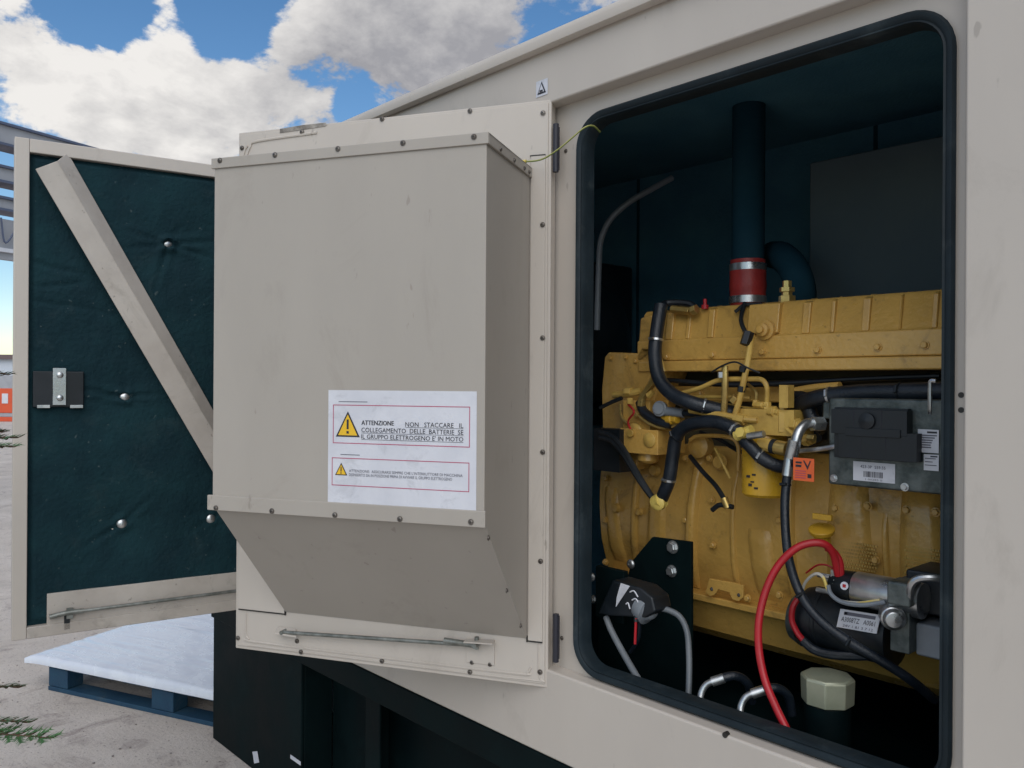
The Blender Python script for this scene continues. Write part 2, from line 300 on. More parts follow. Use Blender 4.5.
# ================================================================== SETTING
g = MB(); v = g.verts([(-400, -400, 0), (400, -400, 0), (400, 400, 0), (-400, 400, 0)]); g.face(v, GROUND)
tag(g.build('ground', smooth=False), None, kind='structure')
h = MB(); pts = []; n = 120
for i in range(n):
    a = 2 * math.pi * i / n; rr = 330; hh = 7 + 5 * noise.noise(V((math.cos(a) * 2.2, math.sin(a) * 2.2, 0))) + 1.5 * noise.noise(V((math.cos(a) * 14, math.sin(a) * 14, 3)))
    pts.append([V((rr * math.cos(a), rr * math.sin(a), -1)), V((rr * 1.02 * math.cos(a), rr * 1.02 * math.sin(a), hh)), V((rr * 1.3 * math.cos(a), rr * 1.3 * math.sin(a), -1))])
h.ring_sweep(pts, HILL, closed=True); tag(h.build('hills'), None, kind='structure')

# ================================================================== ENCLOSURE
Z0, Z1 = 0.634, 2.470               # cabinet bottom, underside of the roof rim
ENC = empty('generator_enclosure', (0, 0.5, 0), 'cream painted steel generator cabinet with two doors swung open, showing the engine inside', 'generator')
XL, XR, YO, YB = -2.12, 2.1, -0.008, 1.12
ZL, ZH = 0.859, 2.331               # recess: ledge and header
XRR = 0.995
YR = 0.036                        # recessed frame plane
def rrect(x0, x1, z0, z1, r, k=8):
    o = []
    for cx_, cz, a0 in ((x1 - r, z1 - r, 0), (x0 + r, z1 - r, 90), (x0 + r, z0 + r, 180), (x1 - r, z0 + r, 270)):
        for i in range(k + 1): a = R(a0 + 90 * i / k); o.append((cx_ + r * math.cos(a), cz + r * math.sin(a)))
    return o
def holed_plate(mb, X0, X1, Za, Zb, hole, Y, depth, m):
    k = len(hole) // 4; corners = [(X1, Zb), (X0, Zb), (X0, Za), (X1, Za)]
    a = mb.verts([(x, Y, z) for x, z in hole]); b = mb.verts([(x, Y + depth, z) for x, z in hole]); c = mb.verts([(x, Y, z) for x, z in corners])
    n = len(hole)
    for q in range(4):
        for i in range(k - 1): mb.face([c[q], a[q * k + i], a[q * k + i + 1]], m)
        mb.face([c[q], a[q * k + k - 1], a[(q * k + k) % n], c[(q + 1) % 4]], m)
    for i in range(n): mb.face([a[i], a[(i + 1) % n], b[(i + 1) % n], b[i]], m)
OP1 = rrect(0.062, 0.957, 0.873, 2.276, 0.075); OP2 = rrect(-1.11, -0.20, 0.873, 2.276, 0.075)
fw = MB()
holed_plate(fw, -0.05, XRR + 0.01, ZL - .005, ZH + .005, OP1, YR, 0.03, PAINT)
holed_plate(fw, -1.26, -0.05, ZL - .005, ZH + .005, OP2, YR, 0.03, PAINT)
fw.build('recessed_frame', ENC, recalc=True)
# outer skin with folded returns
sk = MB()
sk.box((XL, YO, ZH), (XR, YR + .004, Z1 + .02), PAINT)                 # header
sk.box((XL, YO, Z0), (XR, YR + .004, ZL), PAINT)                       # sill panel
sk.build('front_panel', ENC, bevel=0.006, seg=3)
sk = MB(); sk.box((XRR, YO, ZL), (XR, YR + .004, ZH), PAINT); sk.build('side_post', ENC, bevel=0.006, seg=3)
sk = MB(); sk.box((XL, YO, ZL), (-1.25, YR + .004, ZH), PAINT); sk.build('side_post', ENC, bevel=0.006, seg=3)
sk = MB()                                                          # back, ends
sk.box((XL, YB, Z0), (XR, YB + .04, Z1), PAINT); sk.box((XL, YR + .004, Z0), (XL + .04, YB, Z1), PAINT); sk.box((XR - .04, YR + .004, Z0), (XR, YB, Z1), PAINT)
sk.build('cabinet_shell', ENC)
# roof with a rolled rim
rf = MB()
prof = [(YO - .012, Z1 - .004), (YO - .026, Z1 + .002), (YO - .030, Z1 + .018), (YO - .022, Z1 + .036), (YO - .004, Z1 + .045), (YO + .04, Z1 + .048), (YB + .02, Z1 + .10), (YB + .07, Z1 + .03), (YB + .07, Z1 + .001), (YO + .0, Z1 + .001)]
rf.prism([V((XL - .03, y, z)) for y, z in prof], (XR - XL + .06, 0, 0), PAINT); rf.build('roof', ENC, angle=50)
# interior lining
ln = MB()
ln.box((XL + .04, YB - .05, Z0 + .02), (XR - .04, YB, Z1), LINER); ln.box((XL + .04, 0.091, Z1 - .05), (XR - .04, YB - .05, Z1), LINER)
ln.box((XL + .04, 0.091, Z0 + .02), (XR - .04, YB - .05, Z0 + .05), BLACK)
ln.box((-.19, .067, Z0), (.05, .09, Z1), LINER); ln.box((.97, .067, Z0), (XR - .04, .09, Z1), LINER); ln.box((.051, .067, 2.29), (.969, .09, Z1), LINER); ln.box((.051, .067, Z0), (.969, .09, .86), LINER)
ln.box((XL + .041, 0.091, Z0), (XL + .06, YB - .05, Z1), LINER)
ln.build('acoustic_lining', ENC)
for xs in (-.6, .35, 1.3): b = MB(); b.box((xs, YB - .0535, Z0 + .06), (xs + .012, YB - .0505, Z1 - .051), PIPED); b.build('lining_seam', ENC)
hb = MB()   # boxed air duct behind the engine, upper right
q0, q1 = P(806, 178, .82), P(806, 330, .82); hb.box((q0.x, .84, q1.z), (1.9, 1.06, q0.z + .05), AIRB); 
def seal(op, name):
    b = MB(); rings = []; n = len(op); cx_ = sum(p[0] for p in op) / n; cz = sum(p[1] for p in op) / n
    prof = [(.009, YR), (.011, YR - .008), (.006, YR - .014), (-.001, YR - .013), (-.006, YR - .008), (-.010, YR - .010), (-.012, YR - .005), (-.014, YR + .004), (-.0135, YR + .034), (-.006, YR + .034), (-.003, YR)]
    for i in range(n):
        a, c = V(op[i - 1]), V(op[(i + 1) % n]); t = (c - a).normalized(); o = V((t.y, -t.x))
        rings.append([V((op[i][0] + o.x * u, yy, op[i][1] + o.y * u)) for u, yy in prof])
    b.ring_sweep(rings, RUBBER, closed=True); return b.build(name, ENC, angle=50)
seal(OP1, 'rubber_seal'); seal(OP2, 'rubber_seal')
# post details, small black hole plug on the sill
b = MB(); q = P(725, 735, YO); b.cyl(q + V((0, -.0015, 0)), q + V((0, .01, 0)), .006, DARK); b.build('hole_plug', ENC)
for (x, y) in ((566, 151), (562, 638)): screw(ENC, P(x, y, YR), (0, -1, 0), .0045)
for (x, y) in ((961, 395), (961, 410)):
    b = MB(); q = P(x, y, YR - .001); b.cyl(q, q + V((0, .008, 0)), .005, DARK); b.build('hole_plug', ENC)
# warning pictogram sticker on the header
b = MB(); q = P(536, 98, YO - .0015)
fn = lambda u, v_: V((q.x + u, YO - .0015, q.z + v_)); b.rect(fn, 0, 0, .044, .042, WHITE)
f2 = lambda u, v_: V((q.x + u, YO - .0025, q.z + v_))
b.face(b.verts([f2(.006, .006), f2(.038, .006), f2(.022, .038)]), INK); f3 = lambda u, v_: V((q.x + u, YO - .0035, q.z + v_))
b.face(b.verts([f3(.0115, .0095), f3(.0325, .0095), f3(.022, .031)]), WHITE); f4 = lambda u, v_: V((q.x + u, YO - .0045, q.z + v_)); b.rect(f4, .016, .010, .028, .015, INK)
b.build('warning_sticker', ENC, smooth=False, recalc=False)

# base skid
BS = MB(); BLK = BLACK
XB = -1.325
BS.box((-2.15, -.012, .545), (2.1, .03, .6335), BLK); BS.box((-2.15, .03, .60), (2.1, 1.1, .6334), BLK)
BS.box((-2.14, -.004, 0), (XB, .010, .5445), BLK); BS.box((-2.14, .010, 0), (-2.125, 1.09, .5445), BLK); BS.box((XB - .012, .010, 0), (XB, .13, .5445), BLK)
BS.box((XB, .13, 0), (2.1, .14, .5445), BLK); BS.box((-2.125, 1.08, 0), (2.1, 1.09, .5998), BLK)
BS.box((-.95, .05, 0), (-.935, .13, .5445), BLK); BS.box((-.95, .04, 0), (-.86, .05, .5445), BLK)
BS.build('base_frame', ENC, bevel=.004)
b = MB(); q = P(256, 757, -.006); b.prism([q + V((-.03, 0, .012)), q + V((.012, 0, .028)), q + V((.03, 0, -.012)), q + V((-.012, 0, -.03))], (0, -.002, 0), WHITE); b.build('sticker', ENC)
b = MB(); q = P(297, 760, -.006); b.box((q.x - .05, q.y - .002, q.z - .01), (q.x + .03, q.y, q.z + .004), WHITE); b.build('sticker', ENC)
b = MB(); q = P(320, 768, .11); b.lathe(q, (0, -.5, 1), [(0, .03), (.02, .03), (.032, .024), (.036, .001)], OLIVE); b.build('drain_cap', ENC)

# ------------------------------------------------------------------ door carrying the inlet duct
A1_ = R(29.03); n1_ = V((math.sin(A1_), -math.cos(A1_), 0)); D1 = Frame((0.0, -.008, 0), (-math.cos(A1_), -math.sin(A1_), 0), n1_)
d = MB(); ZA, ZB, WD = 0.811, 2.340, .969
d.box((.004, -.045, ZA), (WD, -.004, ZB), PAINT, D1)
DOOR1 = d.build('door', ENC, bevel=.003, base=True); DOOR1['label'] = 'door folded back with the boxed inlet duct and battery notice'
def loc1(x, y, n=0.0): s, z = D1.px(x, y, n); return s, z
# inner sheet with embossed step and cover strips
s0, s1, BN, zt, zb = .0597, .7936, .325, 2.158, 1.289; ZF0, ZF1, ZD = .931, 2.195, .937
t = MB()
t.box((.012, -.004, ZA + .01), (WD - .008, -.001, ZB - .008), PAINT, D1)
t.box((.018, -.001, ZF0), (s0 - .002, .003, ZF1), PAINT, D1)       # flange cover at the hinge side
t.box((s1 + .003, -.001, ZF0), (WD - .015, .003, ZF1), PAINT, D1)
t.build('inner_sheet', DOOR1, bevel=.0015)
def bead(pts, r=.004, m=PAINT): MB().tube([D1(s, -.0005, z) for s, z in pts], r, m, 6, 4).build('pressed_bead', DOOR1)
bead([(.94, 2.265), (.925, 2.295), (.90, 2.308), (.70, 2.315)]); bead([(.955, 2.25), (.945, 2.285), (.935, 2.298)])
bead([(.05, .86), (.06, .845), (.09, .840), (.5, .838), (.90, .838), (.92, .845), (.93, .86), (.93, .92)], .0035); bead([(.035, 1.04), (.03, .85), (.05, .828), (.5, .826), (.92, .826)], .002)
sc = MB()   # rubbed bare metal scuff on the top edge
sa = loc1(280, 131); sb_ = loc1(326, 124)
sc.prism([D1(sa[0], .0002, sa[1] - .006), D1(sa[0] - .0, .0002, sa[1] + .006), D1((sa[0] + sb_[0]) / 2, .0002, sa[1] + .010), D1(sb_[0], .0002, sb_[1] + .004), D1(sb_[0], .0002, sb_[1] - .006)], n1_ * .0005, SMEAR); sc.build('bare_metal_scuff', DOOR1)
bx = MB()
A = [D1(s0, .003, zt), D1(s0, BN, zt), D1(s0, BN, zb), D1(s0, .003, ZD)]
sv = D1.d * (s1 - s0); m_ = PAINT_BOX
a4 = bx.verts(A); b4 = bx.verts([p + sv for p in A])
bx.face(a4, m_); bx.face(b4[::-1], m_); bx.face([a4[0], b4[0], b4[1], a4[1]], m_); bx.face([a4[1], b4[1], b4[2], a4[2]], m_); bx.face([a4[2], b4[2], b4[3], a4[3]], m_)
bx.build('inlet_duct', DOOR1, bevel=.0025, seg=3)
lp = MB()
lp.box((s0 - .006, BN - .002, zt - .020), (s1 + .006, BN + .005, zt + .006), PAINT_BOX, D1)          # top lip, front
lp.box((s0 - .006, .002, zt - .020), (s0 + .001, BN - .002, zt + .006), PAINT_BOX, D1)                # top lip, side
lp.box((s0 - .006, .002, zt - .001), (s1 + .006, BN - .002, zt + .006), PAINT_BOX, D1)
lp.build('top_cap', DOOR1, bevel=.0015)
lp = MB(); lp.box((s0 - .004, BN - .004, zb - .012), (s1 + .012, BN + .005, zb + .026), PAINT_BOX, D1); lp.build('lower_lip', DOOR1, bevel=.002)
# small dark notches where the sheets are cut
for s_, z_ in ((s0 + .0, ZF0), (s1, ZF0)): MB().box((s_ - .0015, .0, z_ - .004), (s_ + .0015, .0045, z_ + .012), DARK, D1).build('sheet_gap', DOOR1, smooth=False)
for a, c in (((.018, .001, ZF0 - .003), (s0, .0036, ZF0 + .0002)), ((s1, .001, ZF0 - .003), (WD - .015, .0036, ZF0 + .0002)), ((.018, .001, ZF1 - .001), (s0, .0036, ZF1 + .002))): MB().box(a, c, DARK, D1).build('sheet_gap', DOOR1, smooth=False)
for x, y in ((220, 160.5), (275, 155), (338, 149), (403, 143), (474, 137)):
    s_, z_ = loc1(x, y, BN + .005); screw(DOOR1, D1(s_, BN + .005, z_), n1_, .0055)
for x, y in ((216, 508), (272, 511), (335, 515), (400, 519), (471, 522)):
    s_, z_ = loc1(x, y, BN + .005); screw(DOOR1, D1(s_, BN + .005, z_), n1_, .0055)
for n_ in (.25, .15, .07, .03): screw(DOOR1, D1(s0 - .006, n_, zt - .012), -D1.d, .0045)
for n_, z_ in ((.30, 1.25), (.17, 1.10), (.06, .985)): screw(DOOR1, D1(s0, n_, z_), -D1.d, .005)
for x, y in ((543, 113), (470, 111), (382, 119), (302, 132), (242, 148), (543, 225), (543, 338), (543, 452), (541, 561), (540, 672), (470, 672), (382, 661), (301, 652), (238, 638), (472, 662), (490, 664), (297, 641)):
    s_, z_ = loc1(x, y, .0); screw(DOOR1, D1(s_, .003 if 100 < y < 620 and x > 530 and y > 200 else 0.0, z_), n1_, .0055)
for x, y in ((519, 160), (528, 177)):
    s_, z_ = loc1(x, y, .0); screw(DOOR1, D1(max(s_, .03), .001, z_), n1_, .0045)
# stay rod folded along the bottom
r_ = MB(); (sa, za_), (sb2, zb2) = loc1(283, 632, .02), loc1(476, 645, .02)
r_.cyl(D1(sa, .022, za_), D1(sb2, .022, zb2), .0055, ROD); r_.cyl(D1(sb2 + .09, .022, zb2 + .003), D1(sb2 + .0, .022, zb2), .008, ROD); r_.cyl(D1(sb2, .0, zb2), D1(sb2, .034, zb2), .007, ROD); r_.cyl(D1(sa, .0, za_), D1(sa, .03, za_), .006, ROD)
r_.cyl(D1(sb2, .015, zb2 - .012), D1(sb2, .015, zb2 + .02), .006, ROD)
r_.build('stay_rod', DOOR1)
k = MB(); k.prism([D1(sb2 + .035, .001, zb2 + .008), D1(sb2 - .045, .001, zb2 + .014), D1(sb2 - .055, .045, zb2 + .017), D1(sb2 + .03, .035, zb2 + .010)], V((0, 0, -.004)), PAINT)
k.box((sb2 - .045, -.001, zb2 - .055), (sb2 + .035, .0025, zb2 + .01), PAINT, D1); k.build('rod_bracket', DOOR1, bevel=.001)
k = MB(); k.prism([D1(sa + .03, .001, za_ + .008), D1(sa - .03, .001, za_ + .008), D1(sa - .05, .028, za_ - .006), D1(sa + .02, .030, za_ - .002)], V((0, 0, -.004)), PAINT); k.build('rod_bracket', DOOR1, bevel=.001)
# notice sticker on the duct front
c0 = loc1(328, 503, BN); c1 = loc1(477, 391, BN); SW = c0[0] - c1[0]; SH = loc1(328, 390, BN)[1] - c0[1]
sL = c0[0]; zB = c0[1]
def F(o): return lambda u, v_: D1(sL - u, BN + o, zB + v_)
st = MB(); st.box((0, 0, 0), (SW, .0009, SH), WHITE, lambda u, o, v_: D1(sL - u, BN + .0002 + o, zB + v_))
f1, f2, f3, f4 = F(.0016), F(.0020), F(.0024), F(.0028)
X = lambda px: (px - 45) / (860 - 45) * SW
Yv = lambda py: SH - (py - 55) / (690 - 55) * SH
st.outline(f1, X(73), Yv(352), X(826), Yv(136), .0018, INKR); st.outline(f1, X(68), Yv(588), X(824), Yv(432), .0018, INKR)
def tri(x0, x1, yb_, yt, bw):
    st.face(st.verts([f1(x0, yb_), f1(x1, yb_), f1((x0 + x1) / 2, yt)]), INK)
    st.face(st.verts([f2(x0 + bw * 1.7, yb_ + bw), f2(x1 - bw * 1.7, yb_ + bw), f2((x0 + x1) / 2, yt - bw * 2)]), INKY)
    c = (x0 + x1) / 2; hh = yt - yb_; st.rect(f3, c - hh * .045, yb_ + hh * .30, c + hh * .045, yb_ + hh * .68, INK); st.rect(f3, c - hh * .05, yb_ + hh * .13, c + hh * .05, yb_ + hh * .23, INK)
tri(X(90), X(228), Yv(315), Yv(172), .0038); tri(X(87), X(158), Yv(530), Yv(460), .0022)
lh = (Yv(225) - Yv(252)) * .93
st.text('ATTENZIONE', f2, X(237), Yv(246), X(418) - X(237), lh, INK); st.text('ATTENZIONE', f2, X(237) + .0006, Yv(246), X(418) - X(237), lh, INK)
st.text('NON   STACCARE   IL', f2, X(482), Yv(250), X(792) - X(482), lh, INK)
st.text('COLLEGAMENTO  DELLE  BATTERIE  SE', f2, X(237), Yv(286), X(792) - X(237), lh, INK)
st.text("IL GRUPPO ELETTROGENO E' IN MOTO", f2, X(237), Yv(322), X(792) - X(237), lh, INK)
for a, b_, y in ((482, 792, 253), (237, 792, 290), (237, 792, 326)): st.rect(f1, X(a), Yv(y + 2), X(b_), Yv(y), INK)
st.text('ATTENZIONE:  ASSICURARSI SEMPRE CHE L\'INTERRUTTORE DI MACCHINA', f2, X(168), Yv(510), X(790) - X(168), lh * .62, INKG)
st.text('DISINSERITO SIA IN POSIZIONE PRIMA DI AVVIARE IL GRUPPO ELETTROGENO', f2, X(168), Yv(532), X(735) - X(168), lh * .62, INKG)
st.rect(f1, X(105), Yv(121), X(270), Yv(117), INKG); st.rect(f1, X(118), Yv(416), X(228), Yv(412), INKG)
st.build('notice_sticker', DOOR1, smooth=False, recalc=False)
# hinges
for (ya, yb2) in ((124, 172), (614, 662)):
    k = MB(); a = P(556, ya, -.002); c = P(556, yb2, -.002); k.cyl(V((a.x, -.002, c.z)), V((a.x, -.002, a.z)), .0078, INK); k.box((a.x - .004, .0, c.z + .006), (a.x + .002, .010, a.z - .006), INK); k.build('hinge', ENC)
# earth wire
k = MB(); pts = [D1(*(lambda q: (q[0], .012, q[1]))(loc1(519, 162, .012))), P(540, 160, -.06), P(556, 151, -.055), P(572, 138, -.04), P(584, 128, -.028), P(593, 126, .0), P(600, 132, .04)]
k.tube(pts, .0020, GREEN_W, 8); k.tube([p + V((.0014, -.0012, .0005)) for p in pts], .0014, YG_W, 6); k.cyl(pts[0] - D1.d * -.012, pts[0] + (pts[1] - pts[0]) * .35, .0042, YEL_W); k.build('earth_wire', ENC)

# ------------------------------------------------------------------ second door, foam lined
A2_ = R(80.73); n2_ = V((math.sin(A2_), -math.cos(A2_), 0)); D2 = Frame((-1.195, -.004, 0), (-math.cos(A2_), -math.sin(A2_), 0), n2_)
TW = .965; ZA, ZB = .811, 2.340
d = MB(); d.box((.0, -.045, ZA), (TW, -.030, ZB), PAINT, D2)
for a, c in (((0, -.030, ZA), (.045, .0, ZB)), ((TW - .040, -.030, ZA), (TW, .0, ZB)), ((.045, -.030, ZA), (TW - .040, .0, ZA + .036)), ((.045, -.030, ZB - .042), (TW - .040, .0, ZB))): d.box(a, c, PAINT_DIRTY if a[2] == ZA and c[2] < 1 else PAINT, D2)
DOOR2 = d.build('door', ENC, bevel=.003, base=True); DOOR2['label'] = 'left door lined with quilted dark teal foam and a diagonal brace'
def l2(x, y, n=0.0): return D2.px(x, y, n)
studs = [(168, 244), (125, 397), (122, 524), (211, 519)]
SP = [l2(x, y, -.018) for x, y in studs] + [(.30, 2.06), (.25, 1.72)]
FS0, FS1, FZ0, FZ1 = .046, TW - .041, ZA + .037, ZB - .043
fm = MB(); NU, NV = 110, 190; gridv = []
creases = [(SP[0], [(12, 1.), (-8, 1.), (188, .8), (172, .7), (255, .9), (60, .5), (215, .5)]), (SP[1], [(170, .9), (10, .8), (185, .5), (-25, .6), (90, .4)]), (SP[2], [(40, .8), (215, .9), (8, .5), (150, .4)]), (SP[3], [(20, .6), (200, .5), (110, .5)])]
long_cr = [((.93, 1.98), (.60, 1.88), .9), ((.93, 1.90), (.66, 1.91), .8), ((.93, 1.86), (.56, 1.78), .7), ((.90, 1.55), (.55, 1.50), .4)]
def segd(p, a, b_):
    ax, ay = b_[0] - a[0], b_[1] - a[1]; t = max(0, min(1, ((p[0] - a[0]) * ax + (p[1] - a[1]) * ay) / (ax * ax + ay * ay)))
    return math.hypot(p[0] - a[0] - t * ax, p[1] - a[1] - t * ay), t
for i in range(NU + 1):
    row = []
    for j in range(NV + 1):
        s_ = FS0 + (FS1 - FS0) * i / NU; z_ = FZ0 + (FZ1 - FZ0) * j / NV; dsp = 0.0
        for q in SP: r2 = math.hypot(s_ - q[0], z_ - q[1]); dsp -= .014 * math.exp(-(r2 / .030)) + .007 * math.exp(-(r2 / .10) ** 2)
        for q, rays in creases:
            for ang, st_ in rays:
                wob = .02 * math.sin(ang); dd_, tt = segd((s_, z_), q, (q[0] - .20 * st_ * math.cos(R(ang)), q[1] + .20 * st_ * math.sin(R(ang)) + wob))
                dsp -= .0075 * st_ * (1 - tt) * math.exp(-(dd_ / .0055) ** 2); dsp += .005 * st_ * (1 - tt) * math.exp(-((dd_ - .016) / .010) ** 2)
        for a_, b_, st_ in long_cr:
            dd_, tt = segd((s_, z_ + .008 * math.sin(s_ * 23)), a_, b_); dsp -= .0075 * st_ * math.sin(math.pi * min(1, tt + .25)) * math.exp(-(dd_ / .0055) ** 2)
        dsp += .006 * noise.noise(V((s_ * 5, z_ * 5, 1))) + .002 * noise.noise(V((s_ * 22, z_ * 22, 4)))
        edge = min(i, NU - i, j, NV - j)
        row.append(fm.bm.verts.new(D2(s_, (-.012 + dsp) if edge > 1 else -.020, z_)))
    gridv.append(row)
for i in range(NU):
    for j in range(NV): fm.face([gridv[i][j], gridv[i + 1][j], gridv[i + 1][j + 1], gridv[i][j + 1]], FOAM)
fm.build('foam_lining', DOOR2, angle=80)
for i, q in enumerate(SP): screw(DOOR2, D2(q[0], -.024, q[1]), n2_, .016 if i < 4 else .015, 'dome', 'foam_stud')
# bottom tray behind the rod and rod
q0 = l2(47, 594, -.004); k = MB(); k.box((.046, -.028, ZA + .030), (q0[0], -.003, q0[1]), PAINT_DIRTY, D2); k.build('bottom_channel', DOOR2, bevel=.002)
r_ = MB(); a = l2(66, 613, .012); c = l2(236, 592, .012); a2 = D2(a[0], .012, a[1]); c2 = D2(c[0] - .1, .012, c[1] + .004)
r_.cyl(a2, c2, .0055, ROD); r_.tube([a2 + (a2 - c2).normalized() * .045 + V((0, 0, -.006)), a2, a2 + (c2 - a2).normalized() * .05], .008, ROD); r_.box((a[0] - .02, -.012, a[1] - .02), (a[0] - .002, .010, a[1] + .012), ROD, D2); r_.box((a[0] - .012, -.012, a[1] - .055), (a[0] + .004, .0, a[1] - .01), BLACK_P, D2); r_.build('stay_rod', DOOR2)
# diagonal angle brace
bp0, bp1 = l2(49, 164, .025), l2(186, 400, .025)
k = MB(); top_s, top_z = bp0; dxs, dzs = bp1[0] - bp0[0], bp1[1] - bp0[1]; ex = -.12 * 0
end_s, end_z = top_s + dxs * 1.9, top_z + dzs * 1.9
ln_ = math.hypot(dxs, dzs); px_, pz_ = dzs / ln_, -dxs / ln_   # perpendicular in the door plane
if px_ < 0: px_, pz_ = -px_, -pz_                           # towards the free edge
wA, wB = .066, .036
def br(s_, z_, off, n_): return D2(s_ + px_ * off, n_, z_ + pz_ * off)
k.prism([br(top_s, top_z, wA * .62, .022), br(top_s, top_z, -wA * .38, .028), br(end_s, end_z, -wA * .38, .028), br(end_s, end_z, wA * .62, .022)], n2_ * -.004, PAINT_DIRTY)
k.prism([br(top_s, top_z, -wA * .38, .028), br(top_s + .0, top_z + .02, -wA * .38 - wB, -.004), br(end_s, end_z, -wA * .38 - wB, -.004), br(end_s, end_z, -wA * .38, .028)], n2_ * -.004, PAINT_DIRTY)
k.build('diagonal_brace', DOOR2, bevel=.0015)
# latch block
k = MB(); q0, q1 = l2(33, 371, .0), l2(84, 407, .0)
k.box((q1[0], -.03, q1[1]), (q0[0], -.002, q0[1]), BLACK_P, D2); k.build('latch_housing', DOOR2, bevel=.003)
k = MB(); u0, u1 = l2(53, 368, .01), l2(66, 405, .01); k.box((u1[0], -.002, u1[1]), (u0[0], .010, u0[1]), STEEL, D2); u2, u3 = l2(70, 405, 0), l2(83, 408, 0)
k.box((u3[0], -.002, u3[1]), (u2[0], .004, u2[1]), STEEL, D2); u2, u3 = l2(37, 405, 0), l2(50, 408, 0); k.box((u3[0], -.002, u3[1]), (u2[0], .004, u2[1]), STEEL, D2); k.build('latch_plate', DOOR2, bevel=.001)
for y in (375, 398): q = l2(60, y, .01); screw(DOOR2, D2(q[0], .010, q[1]), n2_, .010, 'dome', 'rivet')
for zc in (1.0, 2.1):
    k = MB(); k.cyl((-1.195 + .010, -.004, zc - .06), (-1.195 + .010, -.004, zc + .06), .0085, BLACK_P); k.build('hinge', ENC)

# ================================================================== ENGINE
ENG = empty('diesel_engine', (.35, .62, Z0), 'yellow diesel engine with black hoses, filter and grey control box inside the open cabinet', 'engine')
YC, YH, YK = .45, .50, .52
xl = P(640, 340, YC).x; XE = 1.45
zt_ = P(640, 311, YC).z; zf = P(640, 341, YC).z; zr = P(650, 360, YC).z; zu = P(650, 372, YC).z
k = MB()   # valve cover, tapered towards the top
prof = [(YC, zr), (YC, zf), (YC + .004, zf + .004), (YC + .018, zt_ - .012), (YC + .03, zt_), (YC + .42, zt_), (YC + .44, zr)]
k.prism([V((xl, y, z)) for y, z in prof], (XE - xl, 0, 0), YEL)
for px0, px1, dp in ((664, 671, .008), (684, 688, .006), (706, 712, .010), (800, 808, .008), (829, 833, .01), (860, 868, .009), (897, 900, .008), (930, 936, .008)):
    xa, xb = P(px0, 330, YC - .005).x, P(px1, 330, YC - .005).x; k.prism([V((xa, YC - .0 - dp * .3, zf)), V((xa, YC + .018 - dp, zt_ - .010)), V((xa, YC + .05, zt_ + .004)), V((xa, YC + .05, zf))], (xb - xa, 0, 0), YEL)
xa, xb = P(748, 330, YC).x, P(779, 330, YC).x; k.prism([V((xa, YC - .008, zf + .006)), V((xa, YC + .004, zt_ - .006)), V((xa, YC + .05, zt_ + .002)), V((xa, YC + .05, zf))], (xb - xa, 0, 0), YEL)
k.build('valve_cover', ENG, bevel=.004)
k = MB(); k.box((xl - .004, YC - .010, zr - .004), (XE, YC + .42, zf), YEL); k.box((xl + .006, YC - .018, zu), (XE, YC + .42, zr - .0045), YEL); k.build('cover_flange', ENG, bevel=.005)
for px, py in ((667, 357), (713, 355), (763, 352), (818, 350), (878, 347), (925, 345)): screw(ENG, P(px, py, YC - .010), (0, -1, 0), .008, 'yhex', 'bolt')
k = MB(); q = P(766, 330, YC - .01); k.lathe(q, (0, -1, 0), [(-.01, .026), (.008, .026), (.009, .017), (.022, .017), (.024, .009), (.034, .009), (.035, .001)], YEL); k.build('cover_plug', ENG)
# cylinder head, block, front housing
xb0 = P(600, 500, YK).x
ze0 = P(700, 595, YK).z
k = MB(); k.box((xl + .02, YH + .07, P(700, 400, YH).z), (XE, YC + .40, zu), GAP); k.build('exhaust_manifold', ENG)  # dark band standing in for the shadow gap under the cover
zhd = P(700, 386, YH).z
k = MB(); k.box((xl + .01, YH, P(700, 401, YH).z), (XE, YC + .38, zhd), YEL); k.box((xl + .01, YK + .01, zhd), (XE, YC + .38, zhd + .02), GAP); k.box((xb0 + .03, YK + .05, P(700, 446, YK).z - .02), (XE, YC + .37, P(700, 401, YH).z - .0005), GAP); k.build('cylinder_head', ENG, bevel=.006)
xb0 = P(600, 500, YK).x
zb1 = P(700, 446, YK).z
def flank(t_):                         # depth of the cast flank, t_ from its top (0) to the flange (1)
    return YK + .030 - .036 * math.sin(math.pi * min(1, t_ * .95) ** .8) + .016 * max(0, t_ - .75) * 4
k = MB(); prof = [(flank(i_ / 16), zb1 + (ze0 - zb1) * i_ / 16) for i_ in range(17)] + [(YC + .40, ze0), (YC + .40, zb1)]
k.prism([V((xb0, y, z)) for y, z in prof], (XE - xb0, 0, 0), YEL)
k.build('engine_block', ENG, bevel=.006, seg=3, angle=30)
def fold(px0, px1, t0, t1, w0, w1, h0):   # a swept rib or pad that follows the flank
    rings = []
    for i_ in range(15):
        u_ = i_ / 14; t_ = t0 + (t1 - t0) * u_; z = zb1 + (ze0 - zb1) * t_; y = flank(t_); xc = P(px0 + (px1 - px0) * u_, 520, YK).x; w_ = w0 + (w1 - w0) * u_; hh = h0 * min(1, 6 * u_ + .15, 6 * (1 - u_) + .15)
        rings.append([V((xc - w_, y + .004, z)), V((xc - w_ * .72, y - hh * .75, z)), V((xc - w_ * .4, y - hh, z)), V((xc + w_ * .4, y - hh, z)), V((xc + w_ * .72, y - hh * .75, z)), V((xc + w_, y + .004, z))])
    MB().ring_sweep(rings, YEL).build('casting_rib', ENG, angle=50)
